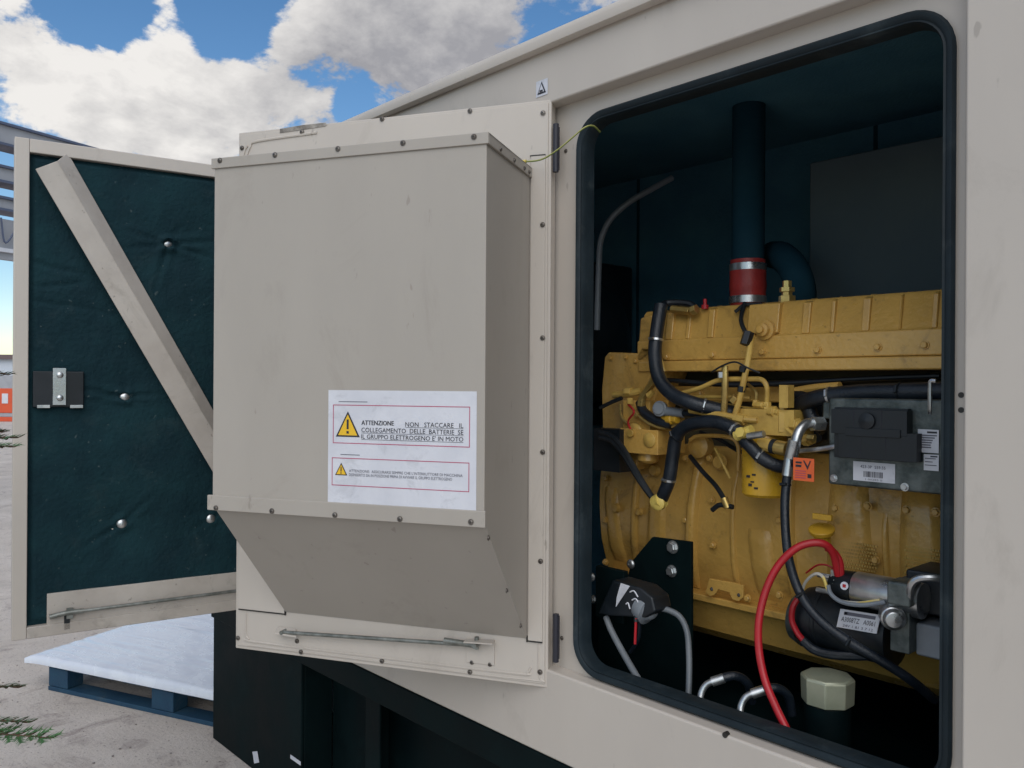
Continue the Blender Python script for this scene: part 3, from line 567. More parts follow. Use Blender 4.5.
for a_ in ((640, 632, .02, .98, .010, .014, .012), (700, 688, .0, .98, .016, .022, .020), (735, 733, .15, .96, .008, .010, .008), (790, 793, .05, .98, .014, .016, .016), (886, 890, .3, .98, .008, .010, .010),
           (612, 616, .35, .9, .030, .034, .010), (660, 655, .30, .82, .034, .040, .012), (760, 765, .5, .95, .040, .042, .012), (848, 852, .12, .80, .052, .070, .022), (920, 926, .12, .80, .046, .064, .022)): fold(*a_)
for (x, y, r) in ((617, 508, .012), (640, 512, .010), (655, 470, .016), (720, 462, .018)): MB().lathe(P(x, y, YK - .015), (0, -1, 0), [(0, r * 1.3), (.006, r), (.012, r * .9), (.013, .001)], YEL).build('boss', ENG)
                             # perforated guards under the control box: a lattice of small dimples
def perf(x0, y0, x1, y1, Y):
    k = MB()
    a, c = P(x0, y1, Y), P(x1, y0, Y); nx, nz = 15, 10
    for i in range(nx):
        for j in range(nz):
            xx = a.x + (c.x - a.x) * (i + .5 * (j % 2)) / nx; zz_ = a.z + (c.z - a.z) * j / nz; k.box((xx - .0022, Y - .004, zz_ - .0022), (xx + .0022, Y, zz_ + .0022), YEL2)
    k.build('perforated_guard', ENG, smooth=False)
perf(838, 543, 878, 572, YK - .024); perf(906, 548, 946, 580, YK - .024)
k = MB(); k.box((xb0 + .02, YK - .014, ze0 - .014), (XE, YC + .40, ze0 + .006), YEL); k.build('block_flange', ENG, bevel=.004)
zs = P(700, 629, YK + .03).z
k = MB(); k.prism([V((xb0 + .03, YK + .02, ze0 - .014)), V((xb0 + .03, YK + .05, zs)), V((xb0 + .03, YK + .09, zs - .03)), V((xb0 + .03, YC + .36, zs - .03)), V((xb0 + .03, YC + .40, ze0 - .014))], (XE - xb0, 0, 0), YEL)
k.prism([V((.92, YK + .06, zs - .02)), V((.92, YK + .08, .72)), V((.92, YC + .33, .72)), V((.92, YC + .33, zs - .02))], (.5, 0, 0), YEL); k.build('oil_pan', ENG, bevel=.01)
k = MB(); k.prism([P(x, y, YK - .018) for x, y in ((711, 578), (722, 580), (734, 582), (745, 585), (745, 597), (740, 601), (734, 599), (731, 592), (720, 589), (717, 594), (712, 596), (707, 592))], (0, -.010, 0), YEL)
for x, y in ((712, 589), (739, 595)): k.cyl(P(x, y, YK - .0295), P(x, y, YK - .022), .0055, DARK, k=14)
k.build('lifting_eye', ENG, bevel=.002)
xf0, xf1 = P(601, 400, .44).x, P(645, 400, .44).x
k = MB(); q = [P(604, 357, .44), P(608, 352, .44), P(637, 353, .44), P(642, 345, .44), P(664, 345, .44), P(664, 372, .44), P(640, 440, .44), P(636, 470, .44), P(603, 470, .44), P(601, 390, .44)]
k.prism(q, (0, .12, 0), YEL); k.build('front_housing', ENG, bevel=.007, seg=3)
k = MB(); k.prism([P(640, 318, .46), P(652, 314, .46), P(654, 372, .46), P(636, 372, .46)], (0, .3, 0), YEL); k.build('rocker_base', ENG, bevel=.006)
for x, y in ((611, 358), (626, 357), (636, 361)): screw(ENG, P(x, y, .439), (0, -1, 0), .006, 'yhex', 'bolt')
# filler cap on the block
k = MB(); k.lathe(P(822, 533, .42), V((.1, -.35, 1)), [(-.03, .02), (0, .02), (.001, .03), (.012, .032), (.016, .024), (.017, .001)], YELF); k.box((P(813, 520, .40).x, .395, P(822, 520, .40).z), (P(832, 520, .40).x, .405, P(822, 514, .40).z), YELF); k.build('oil_filler_cap', ENG, bevel=.002)
# fuel filter
k = MB(); q = P(760, 500, .40); rr = .057; zt2 = P(761, 436, .40).z
k.lathe((q.x, .42, q.z + .008), (0, 0, 1), [(0, .012), (.001, rr * .88), (.008, rr), (zt2 - q.z - .012, rr), (zt2 - q.z, rr * .92), (zt2 - q.z + .001, .01)], YELF, 32)
k.build('fuel_filter', ENG, angle=40)
k = MB()
for dx_, dz_, s_ in ((-.012, .06, .010), (.004, .066, .008), (-.006, .038, .012), (.010, .032, .008), (.0, .048, .006)): k.box((q.x + dx_ - .005, .42 - rr - .001, q.z + dz_), (q.x + dx_ + .005, .42 - rr + .004, q.z + dz_ + s_ * .6), INK)
k.build('filter_print', ENG, smooth=False)
k = MB(); a = P(742, 433, .40); c = P(800, 418, .40); k.box((a.x, .37, a.z), (c.x, .47, c.z + .02), YEL2); k.lathe((P(783, 400, .38).x, .38, P(783, 432, .38).z), (0, 0, 1), [(0, .014), (.05, .014), (.051, .009), (.07, .009)], YEL2, 6)
a = P(781, 385, .37); c = P(790, 408, .37); k.box((a.x, .36, c.z), (c.x, .39, a.z), YEL2)
for px, py, r in ((772, 412, .016), (795, 425, .018), (806, 440, .015), (760, 405, .010), (752, 420, .012)): k.lathe(P(px, py, .38), (1, -.3, 0), [(-.022, r * .8), (-.006, r * .8), (-.005, r), (.012, r), (.013, r * .6), (.026, r * .6)], YEL2, 6)
k.build('filter_base', ENG, bevel=.003)
# fuel lines
def pipe(name, pts, r, m, segs=10): 
    k = MB(); k.tube([P(*p) for p in pts], r, m, segs); return k.build(name, ENG)
def fit(name, a, c, r, m, k_=6): k = MB(); k.cyl(P(*a), P(*c), r, m, k=k_); return k.build(name, ENG, bevel=.001)
pipe('fuel_line', [(676, 395, .38), (700, 388, .37), (720, 380, .37), (750, 379, .37), (762, 380, .37), (767, 388, .37), (767, 402, .38)], .0065, YEL2)
pipe('fuel_line', [(690, 397, .40), (730, 397, .40), (750, 398, .41)], .005, YEL2)
pipe('fuel_line', [(690, 410, .35), (715, 414, .35), (745, 419, .36), (757, 420, .37)], .009, YEL2)
pipe('fuel_line', [(752, 335, .40), (748, 360, .37), (744, 380, .36), (740, 398, .36), (735, 415, .36)], .008, YEL2)
pipe('fuel_line', [(664, 314, .40), (660, 335, .40), (659, 352, .41), (664, 372, .41)], .006, YEL2)
pipe('fuel_line', [(725, 366, .35), (725, 390, .35), (724, 412, .36)], .009, BRASS)
pipe('fuel_line', [(745, 303, .46), (741, 320, .43), (747, 336, .41)], .006, BLACK_P)
pipe('fuel_line', [(614, 395, .40), (632, 393, .39), (642, 391, .39)], .011, YEL2)
pipe('fuel_line', [(790, 392, .48), (815, 388, .47), (840, 386, .46)], .011, YEL)
for a, c, r, m in (((733, 402, .36), (737, 397, .36), .013, BRASS), (((722, 372, .35)), (722, 378, .35), .012, STEEL), ((743, 372, .36), (744, 366, .36), .012, BLACK_P), ((741, 392, .36), (742, 386, .36), .011, BLACK_P), ((745, 345, .38), (749, 332, .39), .015, BLACK_P), ((767, 402, .38), (767, 409, .38), .011, YEL2), ((735, 418, .36), (745, 420, .36), .015, YEL2), ((642, 398, .38), (652, 384, .38), .012, BRASS), ((652, 384, .38), (656, 377, .38), .014, BRASS), ((642, 398, .38), (641, 406, .38), .013, BRASS), ((672, 309, .44), (690, 311, .44), .012, BRASS), ((692, 311, .44), (697, 309, .44), .015, BRASS), ((626, 392, .39), (632, 392, .39), .015, YEL2)):
    fit('pipe_fitting', a, c, r, m)
# sensor and pump cluster
k = MB(); q = P(657, 409, .34); k.lathe(q + V((0, .02, 0)), (.15, -1, .1), [(0, .021), (.012, .022), (.014, .018), (.018, .016), (.019, .001)], GREYP); k.cyl(P(664, 411, .36), P(684, 413, .36), .013, GREYP, k=12); k.cyl(P(684, 413, .36), P(700, 414, .36), .010, BLACK_P, k=12); k.build('pressure_sensor', ENG)
k = MB(); k.box((P(622, 440, .38).x, .37, P(622, 452, .38).z), (P(660, 440, .38).x, .50, P(622, 428, .38).z), YEL); k.lathe(P(634, 433, .38), (0, -1, 0), [(-.05, .03), (0, .03), (.004, .024), (.008, .012), (.02, .012)], YEL2); k.lathe(P(650, 440, .37), (0, -1, 0), [(-.05, .022), (.004, .022), (.008, .014), (.012, .001)], YEL2)
k.box((P(625, 410, .40).x, .39, P(625, 428, .40).z), (P(652, 410, .40).x, .48, P(625, 400, .40).z), YEL); k.lathe(P(668, 419, .37), (1, -.2, 0), [(-.02, .012), (.0, .012), (.002, .016), (.02, .016), (.022, .012), (.04, .012)], YELF, 8)
k.build('fuel_pump', ENG, bevel=.006)
for (x, y) in ((606, 478), (606, 520), (606, 562), (686, 458), (686, 520), (646, 580), (710, 458), (712, 500), (713, 545), (716, 585), (780, 520), (780, 595), (748, 598), (836, 508), (868, 506), (876, 560), (907, 510), (936, 512)):
    screw(ENG, P(x, y, YK - .010 if x < 800 else YK - .020), (0, -1, 0), .0085, 'yhex', 'bolt')
for (x, y) in ((662, 395), (700, 393), (800, 391)): screw(ENG, P(x, y, YH), (0, -1, 0), .010, 'yhex', 'bolt')
pipe('wiring_conduit', [(668, 380, .46), (700, 383, .45), (740, 385, .46), (790, 383, .47), (860, 379, .48), (940, 376, .48)], .007, BLACK_P)
pipe('wiring_conduit', [(700, 432, .50), (720, 440, .50), (742, 452, .49), (760, 448, .48)], .006, BLACK_P)
pipe('fuel_line', [(705, 402, .44), (722, 404, .43), (742, 408, .42), (770, 410, .42)], .0055, YEL2)
pipe('fuel_line', [(690, 440, .47), (700, 436, .47), (728, 437, .47), (738, 446, .48), (738, 470, .49)], .006, YEL)
pipe('signal_wire', [(712, 372, .34), (722, 366, .335), (735, 362, .335), (748, 368, .34), (760, 373, .35)], .0025, BLACK_P, 6)
pipe('signal_wire', [(628, 404, .37), (634, 412, .36), (628, 422, .37), (634, 436, .37)], .003, RED, 6)
pipe('signal_wire', [(600, 408, .38), (612, 402, .38), (622, 398, .385)], .006, BLACK_P, 6)
k = MB(); k.lathe(P(700, 446, .50), (0, -1, 0), [(-.02, .034), (.012, .034), (.016, .026), (.022, .012), (.023, .001)], YEL); k.build('pump_cover', ENG)
k = MB(); k.lathe(P(648, 456, .42), (0, 0, -1), [(-.02, .030), (.012, .032), (.018, .026), (.022, .012), (.023, .001)], YEL); k.lathe(P(672, 452, .43), (0, 0, -1), [(-.03, .012), (.012, .012), (.013, .018), (.022, .018), (.023, .001)], YEL2, 6); k.build('pump_drain', ENG)
k = MB(); k.prism([P(800, 404, .47), P(822, 400, .47), P(822, 440, .47), P(806, 450, .47)], (0, .03, 0), BLACK_P); k.build('bracket', ENG, bevel=.003)
for a_ in (((702, 398, .41), (712, 404, .40), (718, 414, .39), (732, 424, .40)), ((748, 384, .40), (756, 392, .39), (756, 402, .39)), ((636, 414, .37), (650, 424, .365), (668, 428, .37), (684, 418, .38)), ((620, 404, .39), (622, 418, .38), (634, 428, .38)), ((715, 448, .45), (722, 462, .44), (730, 478, .45)), ((786, 428, .36), (800, 440, .35), (812, 438, .35))): pipe('fuel_line', list(a_), .0042, YEL2 if a_[0][0] % 4 else BRASS, 8)
for a_, c_ in (((700, 396, .41), (704, 400, .41)), ((756, 400, .39), (756, 406, .39)), ((782, 395, .40), (786, 400, .40)), ((634, 412, .37), (638, 416, .37)), ((731, 423, .40), (736, 427, .40)), ((630, 398, .37), (630, 404, .37)), ((648, 396, .37), (653, 392, .37)), ((808, 437, .35), (815, 438, .35)), ((716, 414, .37), (722, 415, .37)), ((733, 417, .365), (729, 416, .365))): fit('pipe_fitting', a_, c_, .0095, BRASS if a_[0] % 3 else YEL2)
# hoses
def hose(pts, r, m=HOSE, name='hose'): return pipe(name, pts, r, m, 14)
hose([(661, 305, .40), (657, 330, .38), (655, 355, .36), (659, 378, .34), (672, 394, .33), (692, 403, .33), (715, 409, .36), (738, 414, .40), (752, 418, .44)], .0195)
hose([(662, 498, .36), (669, 480, .35), (673, 455, .35), (677, 435, .34), (690, 425, .33), (712, 422, .33), (728, 426, .33), (742, 434, .33)], .0185)
hose([(744, 440, .33), (752, 448, .33), (762, 458, .34), (778, 466, .36), (800, 468, .40)], .017)
hose([(640, 402, .39), (644, 412, .38), (656, 420, .37), (672, 425, .37)], .014)
hose([(792, 410, .44), (806, 402, .41), (824, 397, .40), (860, 393, .40), (905, 392, .40), (950, 391, .40)], .021)
hose([(790, 398, .44), (806, 400, .42), (812, 418, .42), (825, 430, .42)], .018)
k = MB(); k.tube([P(656, 503, .36), P(662, 500, .355)], .022, YEL_W, 12); k.lathe(P(659, 503, .35), (.2, -1, 0), [(-.01, .02), (.008, .02), (.011, .016), (.012, .001)], YEL_W, 12); k.build('hose_end', ENG)
k = MB(); k.tube([P(736, 436, .32), P(752, 430, .32)], .014, YEL_W, 10); k.cyl(P(748, 436, .31), P(764, 434, .31), .009, STEEL, k=12); k.lathe(P(742, 433, .31), (0, -1, .2), [(0, .014), (.012, .014), (.013, .001)], YEL_W, 6); k.build('hose_end', ENG)
k = MB(); k.cyl(P(760, 443, .35), P(772, 446, .35), .017, YEL2, k=8); k.cyl(P(772, 446, .35), P(776, 447, .35), .019, BLACK_P, k=16); k.cyl(P(776, 447, .35), P(787, 449, .35), .018, BRASS, k=12); k.build('pipe_fitting', ENG)
def clamp(a, c, r, m=STEEL, w_=.007):   # worm clamp: band plus screw housing
    a, c = P(*a), P(*c); t_ = (c - a).normalized(); b = MB(); b.lathe(a - t_ * w_ / 2, t_, [(0, r), (.0006, r + .0018), (w_ - .0006, r + .0018), (w_, r)], m, 20)
    o_ = V((0, -1, .3)) - t_ * V((0, -1, .3)).dot(t_); o_.normalize(); q_ = a + o_ * (r + .003); sd_ = t_.cross(o_); b.cyl(q_ - sd_ * .008, q_ + sd_ * .008, .0038, m, k=8); b.build('hose_clamp', ENG)
clamp((656, 340, .37), (655, 350, .365), .0195); clamp((704, 406, .345), (715, 409, .36), .0195); clamp((669, 480, .35), (671, 468, .35), .0187); clamp((735, 430, .33), (742, 434, .33), .0187)
clamp((677, 435, .34), (683, 430, .335), .0187, BLACK_P, .005); clamp((760, 456, .34), (768, 461, .345), .0172); clamp((830, 396, .40), (845, 394, .40), .0212); clamp((900, 392, .40), (915, 392, .40), .0212, BLACK_P, .005)
clamp((786, 485, .28), (785.5, 500, .272), .0107, BLACK_P, .004); clamp((801, 595, .23), (808, 605, .23), .0107, BLACK_P, .004); clamp((848, 641, .24), (858, 647, .248), .0107, BLACK_P, .004)
k = MB(); k.cyl(P(790, 456, .29), P(787, 476, .283), .0125, STEEL, k=14); k.build('hose_end', ENG)
k = MB(); k.box((P(835, 573, .28).x - .008, .275, P(835, 582, .28).z), (P(835, 573, .28).x + .008, .285, P(835, 570, .28).z), STEEL); k.cyl(P(836, 583, .27), P(836, 583, .29), .008, STEEL, k=6); k.build('cable_lug', ENG)
# wiring conduit to the left, sheathed pair
k = MB()
for o_ in (0, 5): k.tube([P(600, 432 + o_, .34), P(612, 436 + o_, .34), P(624, 450 + o_, .34), P(640, 478 + o_ * .6, .35), P(654, 500, .36)], .0085, BLACK_P, 8)
k.box((P(596, 400, .36).x, .35, P(598, 470, .36).z), (P(622, 400, .36).x, .40, P(598, 428, .36).z), BLACK_P); k.build('wiring_conduit', ENG)
# dipstick
k = MB(); k.tube([P(690, 456, .44), P(703, 472, .42), P(716, 486, .41), P(726, 502, .40)], .0065, BLACK_P, 8); k.tube([P(712, 510, .40), P(720, 505, .40), P(733, 507, .40)], .007, BLACK_P, 8); k.cyl(P(724, 498, .40), P(728, 508, .40), .010, BRASS); k.build('dipstick', ENG)
# red charge-air hose with two clamps and the pipe above
k = MB(); q = P(744, 283, .60); za1 = P(744, 303, .60).z; za2 = P(744, 263, .60).z
rr = .050
k.lathe((q.x, .62, za1 - .03), (0, 0, 1), [(0, rr * .97), (.03, rr)] + [(.03 + (za2 - za1) * t_, rr * (1.0 + .05 * math.sin(t_ * math.pi) + .015 * math.sin(t_ * 18))) for t_ in [i / 14 for i in range(1, 14)]] + [(.03 + za2 - za1, rr), (.03 + za2 - za1 + .01, rr)], SILI, 32); CH = k.build('silicone_hose', ENG, angle=60)
for zc in (za1 + .010, za2 - .012):
    k = MB(); k.lathe((q.x, .62, zc - .011), (0, 0, 1), [(0, rr + .0005), (.001, rr + .0035), (.021, rr + .0035), (.022, rr + .0005)], STEEL, 32); k.build('hose_clamp', CH)
k = MB(); k.lathe((q.x, .62, za2), (0, 0, 1), [(0, rr * .94), (.22, rr * .94)], PIPED, 28); k.lathe((q.x, .62, za2 + .2202), (0, 0, 1), [(0, rr * .94), (Z1 - .051 - za2 - .221, rr * .94)], PIPED, 28); k.build('air_pipe', ENG)
k = MB(); q = P(800, 300, .62); k.tube([q + V((0, 0, -.03)), q + V((0, 0, .03)), q + V((-.03, .02, .09)), q + V((-.10, .08, .14)), q + V((-.2, .2, .17))], .042, PIPED, 18); k.build('crossover_pipe', ENG)
k = MB(); q = P(787, 296, .50); k.lathe(q + V((0, 0, -.02)), (0, 0, 1), [(0, .022), (.02, .022), (.021, .014), (.03, .014), (.031, .020), (.042, .020), (.043, .012), (.06, .012)], BRASS, 6); k.build('pipe_fitting', ENG)
k = MB(); k.cyl(P(705, 309, .46), P(705, 299, .46), .005, RED); k.cyl(P(705, 309, .46), P(705, 305, .46), .010, RED); k.build('vent_plug', ENG)
k = MB(); k.tube([P(661, 306, .42), P(668, 303, .45), P(690, 304, .47), P(697, 312, .47)], .010, BLACK_P, 8); k.tube([P(735, 312, .45), P(745, 305, .46), P(762, 304, .47)], .005, BLACK_P, 8); k.build('wiring_conduit', ENG)
# control unit
k = MB(); a = P(828, 484, .33); c = P(950, 400, .33); k.box((a.x, .33, a.z), (c.x + .25, .44, c.z), ALU)
a = P(824, 402, .36); k.box((a.x, .35, a.z - .04), (c.x + .25, .45, a.z), ALU)
ECU = k.build('control_unit', ENG, bevel=.006, seg=3); ax = P(828, 484, .33)
k = MB()
def ebox(x0, y0, x1, y1, Ya, Yb, m): a, c = P(x0, y1, Ya), P(x1, y0, Ya); k.box((a.x, Ya, a.z), (c.x, Yb, c.z), m)
ebox(834, 409, 908, 457, .312, .33, BLACK_P); ebox(831, 411, 907, 433, .300, .33, BLACK_P)
for x in (853, 881): ebox(x, 411, x + .8, 433, .2992, .31, INK)
k.build('connector', ECU, bevel=.003)
k = MB(); ebox(838, 434, 917, 457, .301, .33, BLACK_P)
for x in (860, 885): ebox(x, 434, x + .8, 457, .3002, .31, INK)
ebox(845, 430, 900, 435.5, .297, .31, BLACK_P)
q = P(867, 421, .2975); k.lathe(q, (0, -1, 0), [(0, .018), (.004, .018), (.005, .013), (.009, .001)], BLACK_P); k.build('connector', ECU, bevel=.004)
k = MB(); q = P(853, 480, .328); wd = P(895, 480, .328).x - q.x; ht = P(853, 461, .328).z - q.z
fn = lambda u, v_: V((q.x + u, .3285, q.z + v_)); f2 = lambda u, v_: V((q.x + u, .3278, q.z + v_)); k.rect(fn, 0, 0, wd, ht, WHITE)
k.text('423-3P  559.55', f2, wd * .18, ht * .68, wd * .6, ht * .15, INK)
xx = wd * .26
while xx < wd * .72: wv = random.choice((.0010, .0018, .0026)); k.rect(f2, xx, ht * .22, xx + wv, ht * .52, INK); xx += wv + random.choice((.0010, .0018))
k.text('1 00285 0', f2, wd * .3, ht * .06, wd * .4, ht * .09, INKG); k.build('label', ECU, smooth=False, recalc=False)
def paper(x0, y0, x1, y1, Y, lines, head=True):
    k = MB(); q = P(x0, y1, Y); wd = P(x1, y1, Y).x - q.x; ht = P(x0, y0, Y).z - q.z
    k.rect(lambda u, v_: V((q.x + u, Y - .0015, q.z + v_)), 0, 0, wd, ht, WHITE); f2 = lambda u, v_: V((q.x + u, Y - .0023, q.z + v_))
    for i in range(lines): y = ht * (.72 - .62 * i / lines); k.rect(f2, wd * .08, y, wd * random.uniform(.6, .92), y + ht * .05, INKG)
    if head: k.rect(f2, wd * .45, ht * .84, wd * .92, ht * .92, INK)
    return k.build('label', ECU, smooth=False, recalc=False)
paper(918, 429, 939, 452, .328, 6); paper(924, 454, 939, 470, .328, 3)
k = MB(); k.tube([P(936, 381, .30), P(931, 381, .30), P(930, 386, .30), P(930, 408, .30), P(930, 413, .31)], .0045, STEEL, 8); k.build('wire_clip', ECU)
for x, y in ((834, 478), (905, 487)): screw(ENG, P(x, y, .329), (0, -1, 0), .007, 'hex', 'bolt')
# braided elbow, black hose, warning tag
k = MB(); k.tube([P(823, 424, .36), P(814, 423, .34), P(806, 424, .32), P(799, 432, .30), P(795, 444, .29), P(792, 456, .29)], .012, STEEL, 12); k.cyl(P(795, 440, .29), P(791, 458, .29), .0155, STEEL, k=12); k.cyl(P(812, 424, .33), P(823, 424, .355), .018, STEEL, k=6); k.build('hose_elbow', ENG)
k = MB(); k.tube([P(799, 451, .33), P(820, 449, .32), P(838, 446, .32)], .006, STEEL, 8); k.build('wire_clip', ENG)
hose([(792, 454, .29), (786, 485, .28), (785, 520, .26), (789, 560, .24), (801, 595, .23), (820, 620, .23), (848, 641, .24), (875, 657, .26), (908, 678, .30), (935, 700, .36)], .0105)
k = MB(); q = P(793, 480, .26); c = P(814, 459, .26); wd, ht = c.x - q.x, c.z - q.z; k.box((q.x, .2605, q.z), (c.x, .262, c.z), ORANGE); f2 = lambda u, v_: V((q.x + u, .2598, q.z + v_))
k.face(k.verts([f2(wd * .48, ht * .9), f2(wd * .70, ht * .5), f2(wd * .86, ht * .9), f2(wd * .80, ht * .9), f2(wd * .70, ht * .66), f2(wd * .55, ht * .9)]), INK); k.rect(f2, wd * .12, ht * .60, wd * .40, ht * .70, INK); k.rect(f2, wd * .12, ht * .76, wd * .42, ht * .84, INK); k.rect(f2, wd * .70, ht * .15, wd * .88, ht * .32, INK)
for i in range(4): k.rect(f2, wd * .1, ht * (.12 + .1 * i), wd * .62, ht * (.15 + .1 * i), INKR)
k.build('warning_tag', ENG, smooth=False)
# starter motor
ST = MB(); ax0, ax1 = P(800, 612, .34), P(890, 640, .34)
zc = P(850, 622, .34).z; x0, x1 = P(812, 620, .34).x, P(893, 620, .34).x; R1 = .072
ST.lathe((x0 - .03, .36, zc - .01), (1, 0, 0), [(0, R1 * .7), (.012, R1 * .92), (.03, R1), (.05, R1), (.052, R1 * 1.03), (.06, R1 * 1.03), (.062, R1), (x1 - x0 + .03, R1), (x1 - x0 + .032, R1 * .8)], BLACK_P, 36)
STA = ST.build('starter_motor', ENG)
k = MB(); k.lathe((x0 - .06, .37, zc - .025), (1, 0, 0), [(0, .03), (.004, .055), (.03, .066), (.034, .02)], ALU, 28); k.build('end_cap', STA)
sx0, sx1, szc = P(856, 590, .30).x, P(886, 590, .30).x, P(865, 590, .30).z
k = MB(); k.lathe((sx0, .30, szc), (1, 0, 0), [(0, .036), (.003, .038), (sx1 - sx0 + .08, .038), (sx1 - sx0 + .082, .03)], STEEL, 32)
k.lathe((sx0 - .054, .30, szc), (1, 0, 0), [(0, .028), (.01, .035), (.053, .037)], BLACK_P, 24)
for dz_, dy_ in ((.018, -.012), (-.016, -.016), (.004, .015)): k.cyl((sx0 - .085, .30 + dy_, szc + dz_), (sx0 - .05, .30 + dy_, szc + dz_), .006, STEEL, k=8)
k.lathe((sx0 - .008, .262, szc + .010), (0, -1, .2), [(0, .009), (.002, .009)], WHITE, 20); k.box((sx0 - .011, .2585, szc + .007), (sx0 - .004, .2595, szc + .014), RED); k.build('solenoid', STA)
k = MB(); a = P(882, 650, .26); c = P(908, 585, .26); k.box((a.x + .012, .27, a.z), (c.x, .42, c.z), ALU); k.lathe(P(893, 618, .25), (.6, -1, 0), [(-.03, .026), (.005, .026), (.008, .020), (.020, .018), (.022, .001)], STEEL, 24); k.build('drive_housing', STA, bevel=.008, seg=3)
k = MB(); a = P(915, 655, .30); c = P(952, 630, .30); k.box((a.x, .30, a.z), (c.x + .2, .42, c.z), GREYP); a = P(886, 604, .24); k.box((a.x, .24, a.z), (a.x + .05, .30, a.z + .05), ALU); a = P(905, 610, .33); k.box((a.x, .33, a.z), (a.x + .4, .46, a.z + .09), BLACK_P); k.build('mounting_bracket', STA, bevel=.006)
k = MB(); k.tube([P(910, 598, .25), P(911, 586, .24), P(918, 579, .24), P(935, 578, .25), (P(960, 582, .28))], .008, STEEL, 10); k.build('wire_clip', STA)
k = MB(); q = P(836, 627, .28); ux = (P(876, 634, .28) - q); uz = P(840, 609, .28) - q; Yn = .36 - R1 - .003
q.y = Yn; ux.y = 0; uz.y = 0
k.box((0, 0, 0), (1, 1, 1), WHITE, lambda u, o, v_: q + ux * u + uz * v_ + V((0, -.003 * o, 0))); f2 = lambda u, v_: q + ux * u + uz * v_ + V((0, -.0038, 0))
k.text('A3008TZ   A0061', f2, .08, .36, .84, .26, INK); k.text('24V 1 81 3 7 12', f2, .15, .08, .75, .14, INKG); k.rect(f2, .12, .72, .9, .9, INKG); k.rect(f2, .12, .75, .2, .88, INK); k.build('label', STA, smooth=False)
k = MB()
for off, m_ in ((0, WHT_W), (.010, YEL_W)): k.tube([P(800, 600, .27 + off), P(805, 583, .26 + off), P(815, 574, .25 + off), P(823, 577, .25), P(828, 590, .25), P(838, 600, .25 + off), P(858, 603, .26), P(880, 600, .26)], .0035, m_, 6)
k.tube([P(828, 585, .25), P(831, 594, .25), P(842, 602, .25), P(862, 605, .25), P(885, 602, .26)], .005, GREYP, 8); k.build('signal_wire', STA)
k = MB(); k.tube([P(799, 597, .29), P(793, 607, .28), P(792, 620, .28), P(797, 632, .28), P(803, 640, .28)], .007, RED, 8); k.tube([P(802, 640, .28), P(815, 650, .29), P(835, 655, .30), P(870, 656, .33)], .011, HOSE, 10); k.build('signal_wire', STA)

# engine support bracket
k = MB(); pl = [(598, 580), (626, 580), (632, 561), (652, 537), (691, 542), (691, 625), (691, 700), (598, 690)]
k.prism([P(x, y, .36) for x, y in pl], (0, .012, 0), BLACK); k.build('mounting_plate', ENG, bevel=.002)
for x, y, r, kd in ((673, 547, .014, 'hex'), (672, 571, .013, 'hex'), (631, 564, .014, 'dome')): screw(ENG, P(x, y, .36), (0, -1, 0), r, kd, 'bolt')

# ================================================================== THINGS IN THE CABINET
CABG = shader('cable_grey', (0.13, 0.145, 0.16), (0.18, 0.195, 0.21), 9, 0.45)
SWT = empty('battery_switch', P(625, 610, .14) , 'black battery isolator with torn sticker and red lever, grey cables below it', 'switch')
k = MB(); pp = [(597, 614), (612, 580), (640, 588), (652, 598), (655, 612), (645, 618), (612, 616)]
k.prism([P(x, y, .12) for x, y in pp], (0, .07, 0), BLACK_P); k.build('housing', SWT, bevel=.006, seg=3)
k = MB(); q = P(650, 608, .15); k.lathe(q + V((-.03, 0, .004)), V((1, .0, -.35)), [(0, .035), (.018, .040), (.030, .040), (.034, .028), (.046, .018), (.050, .010)], GREYP, 28); k.build('cable_collar', SWT)
k = MB(); k.prism([P(x, y, .1185) for x, y in ((621, 583), (630, 586), (622, 598), (616, 607), (617, 597))], (0, -.001, 0), WHITE)
for c_ in ((630, 592, 638, 597), (632, 600, 640, 606), (626, 604, 630, 609), (634, 608, 637, 611)): k.tube([P(c_[0], c_[1], .118), P((c_[0] + c_[2]) / 2, c_[1] - 1, .118), P(c_[2], c_[3], .118)], .0018, WHITE, 6)
k.build('torn_sticker', SWT)
k = MB(); k.cyl(P(636, 618, .115), P(635, 644, .115), .0035, RED, k=10); k.cyl(P(636, 616, .118), P(636, 622, .115), .0055, BLACK_P, k=10); k.build('lever', SWT)
k = MB(); k.box((P(588, 575, .14).x, .17, P(600, 622, .14).z), (P(616, 575, .14).x, .19, P(600, 570, .14).z), BLACK); k.build('wall_bracket', SWT, bevel=.002)
for x, y in ((592, 577), (593, 599)): screw(SWT, P(x, y, .168), (0, -1, 0), .009, 'hex', 'bolt')
k = MB(); k.tube([P(606, 617, .14), P(612, 632, .13), P(626, 658, .11), P(640, 682, .09)], .0085, CABG, 12); k.build('cable', SWT)
k = MB(); k.tube([P(656, 608, .16), P(668, 610, .17), P(680, 617, .18), P(687, 632, .18), P(689, 655, .16), P(689, 680, .14), P(688, 705, .12)], .0075, shader('grey_sheath', (.10, .115, .13), (.14, .155, .17), 9, .45), 12); k.build('cable', SWT)
k = MB(); k.tube([P(640, 620, .15), P(638, 640, .16), P(630, 652, .17)], .005, HOSE, 8); k.build('cable', SWT)

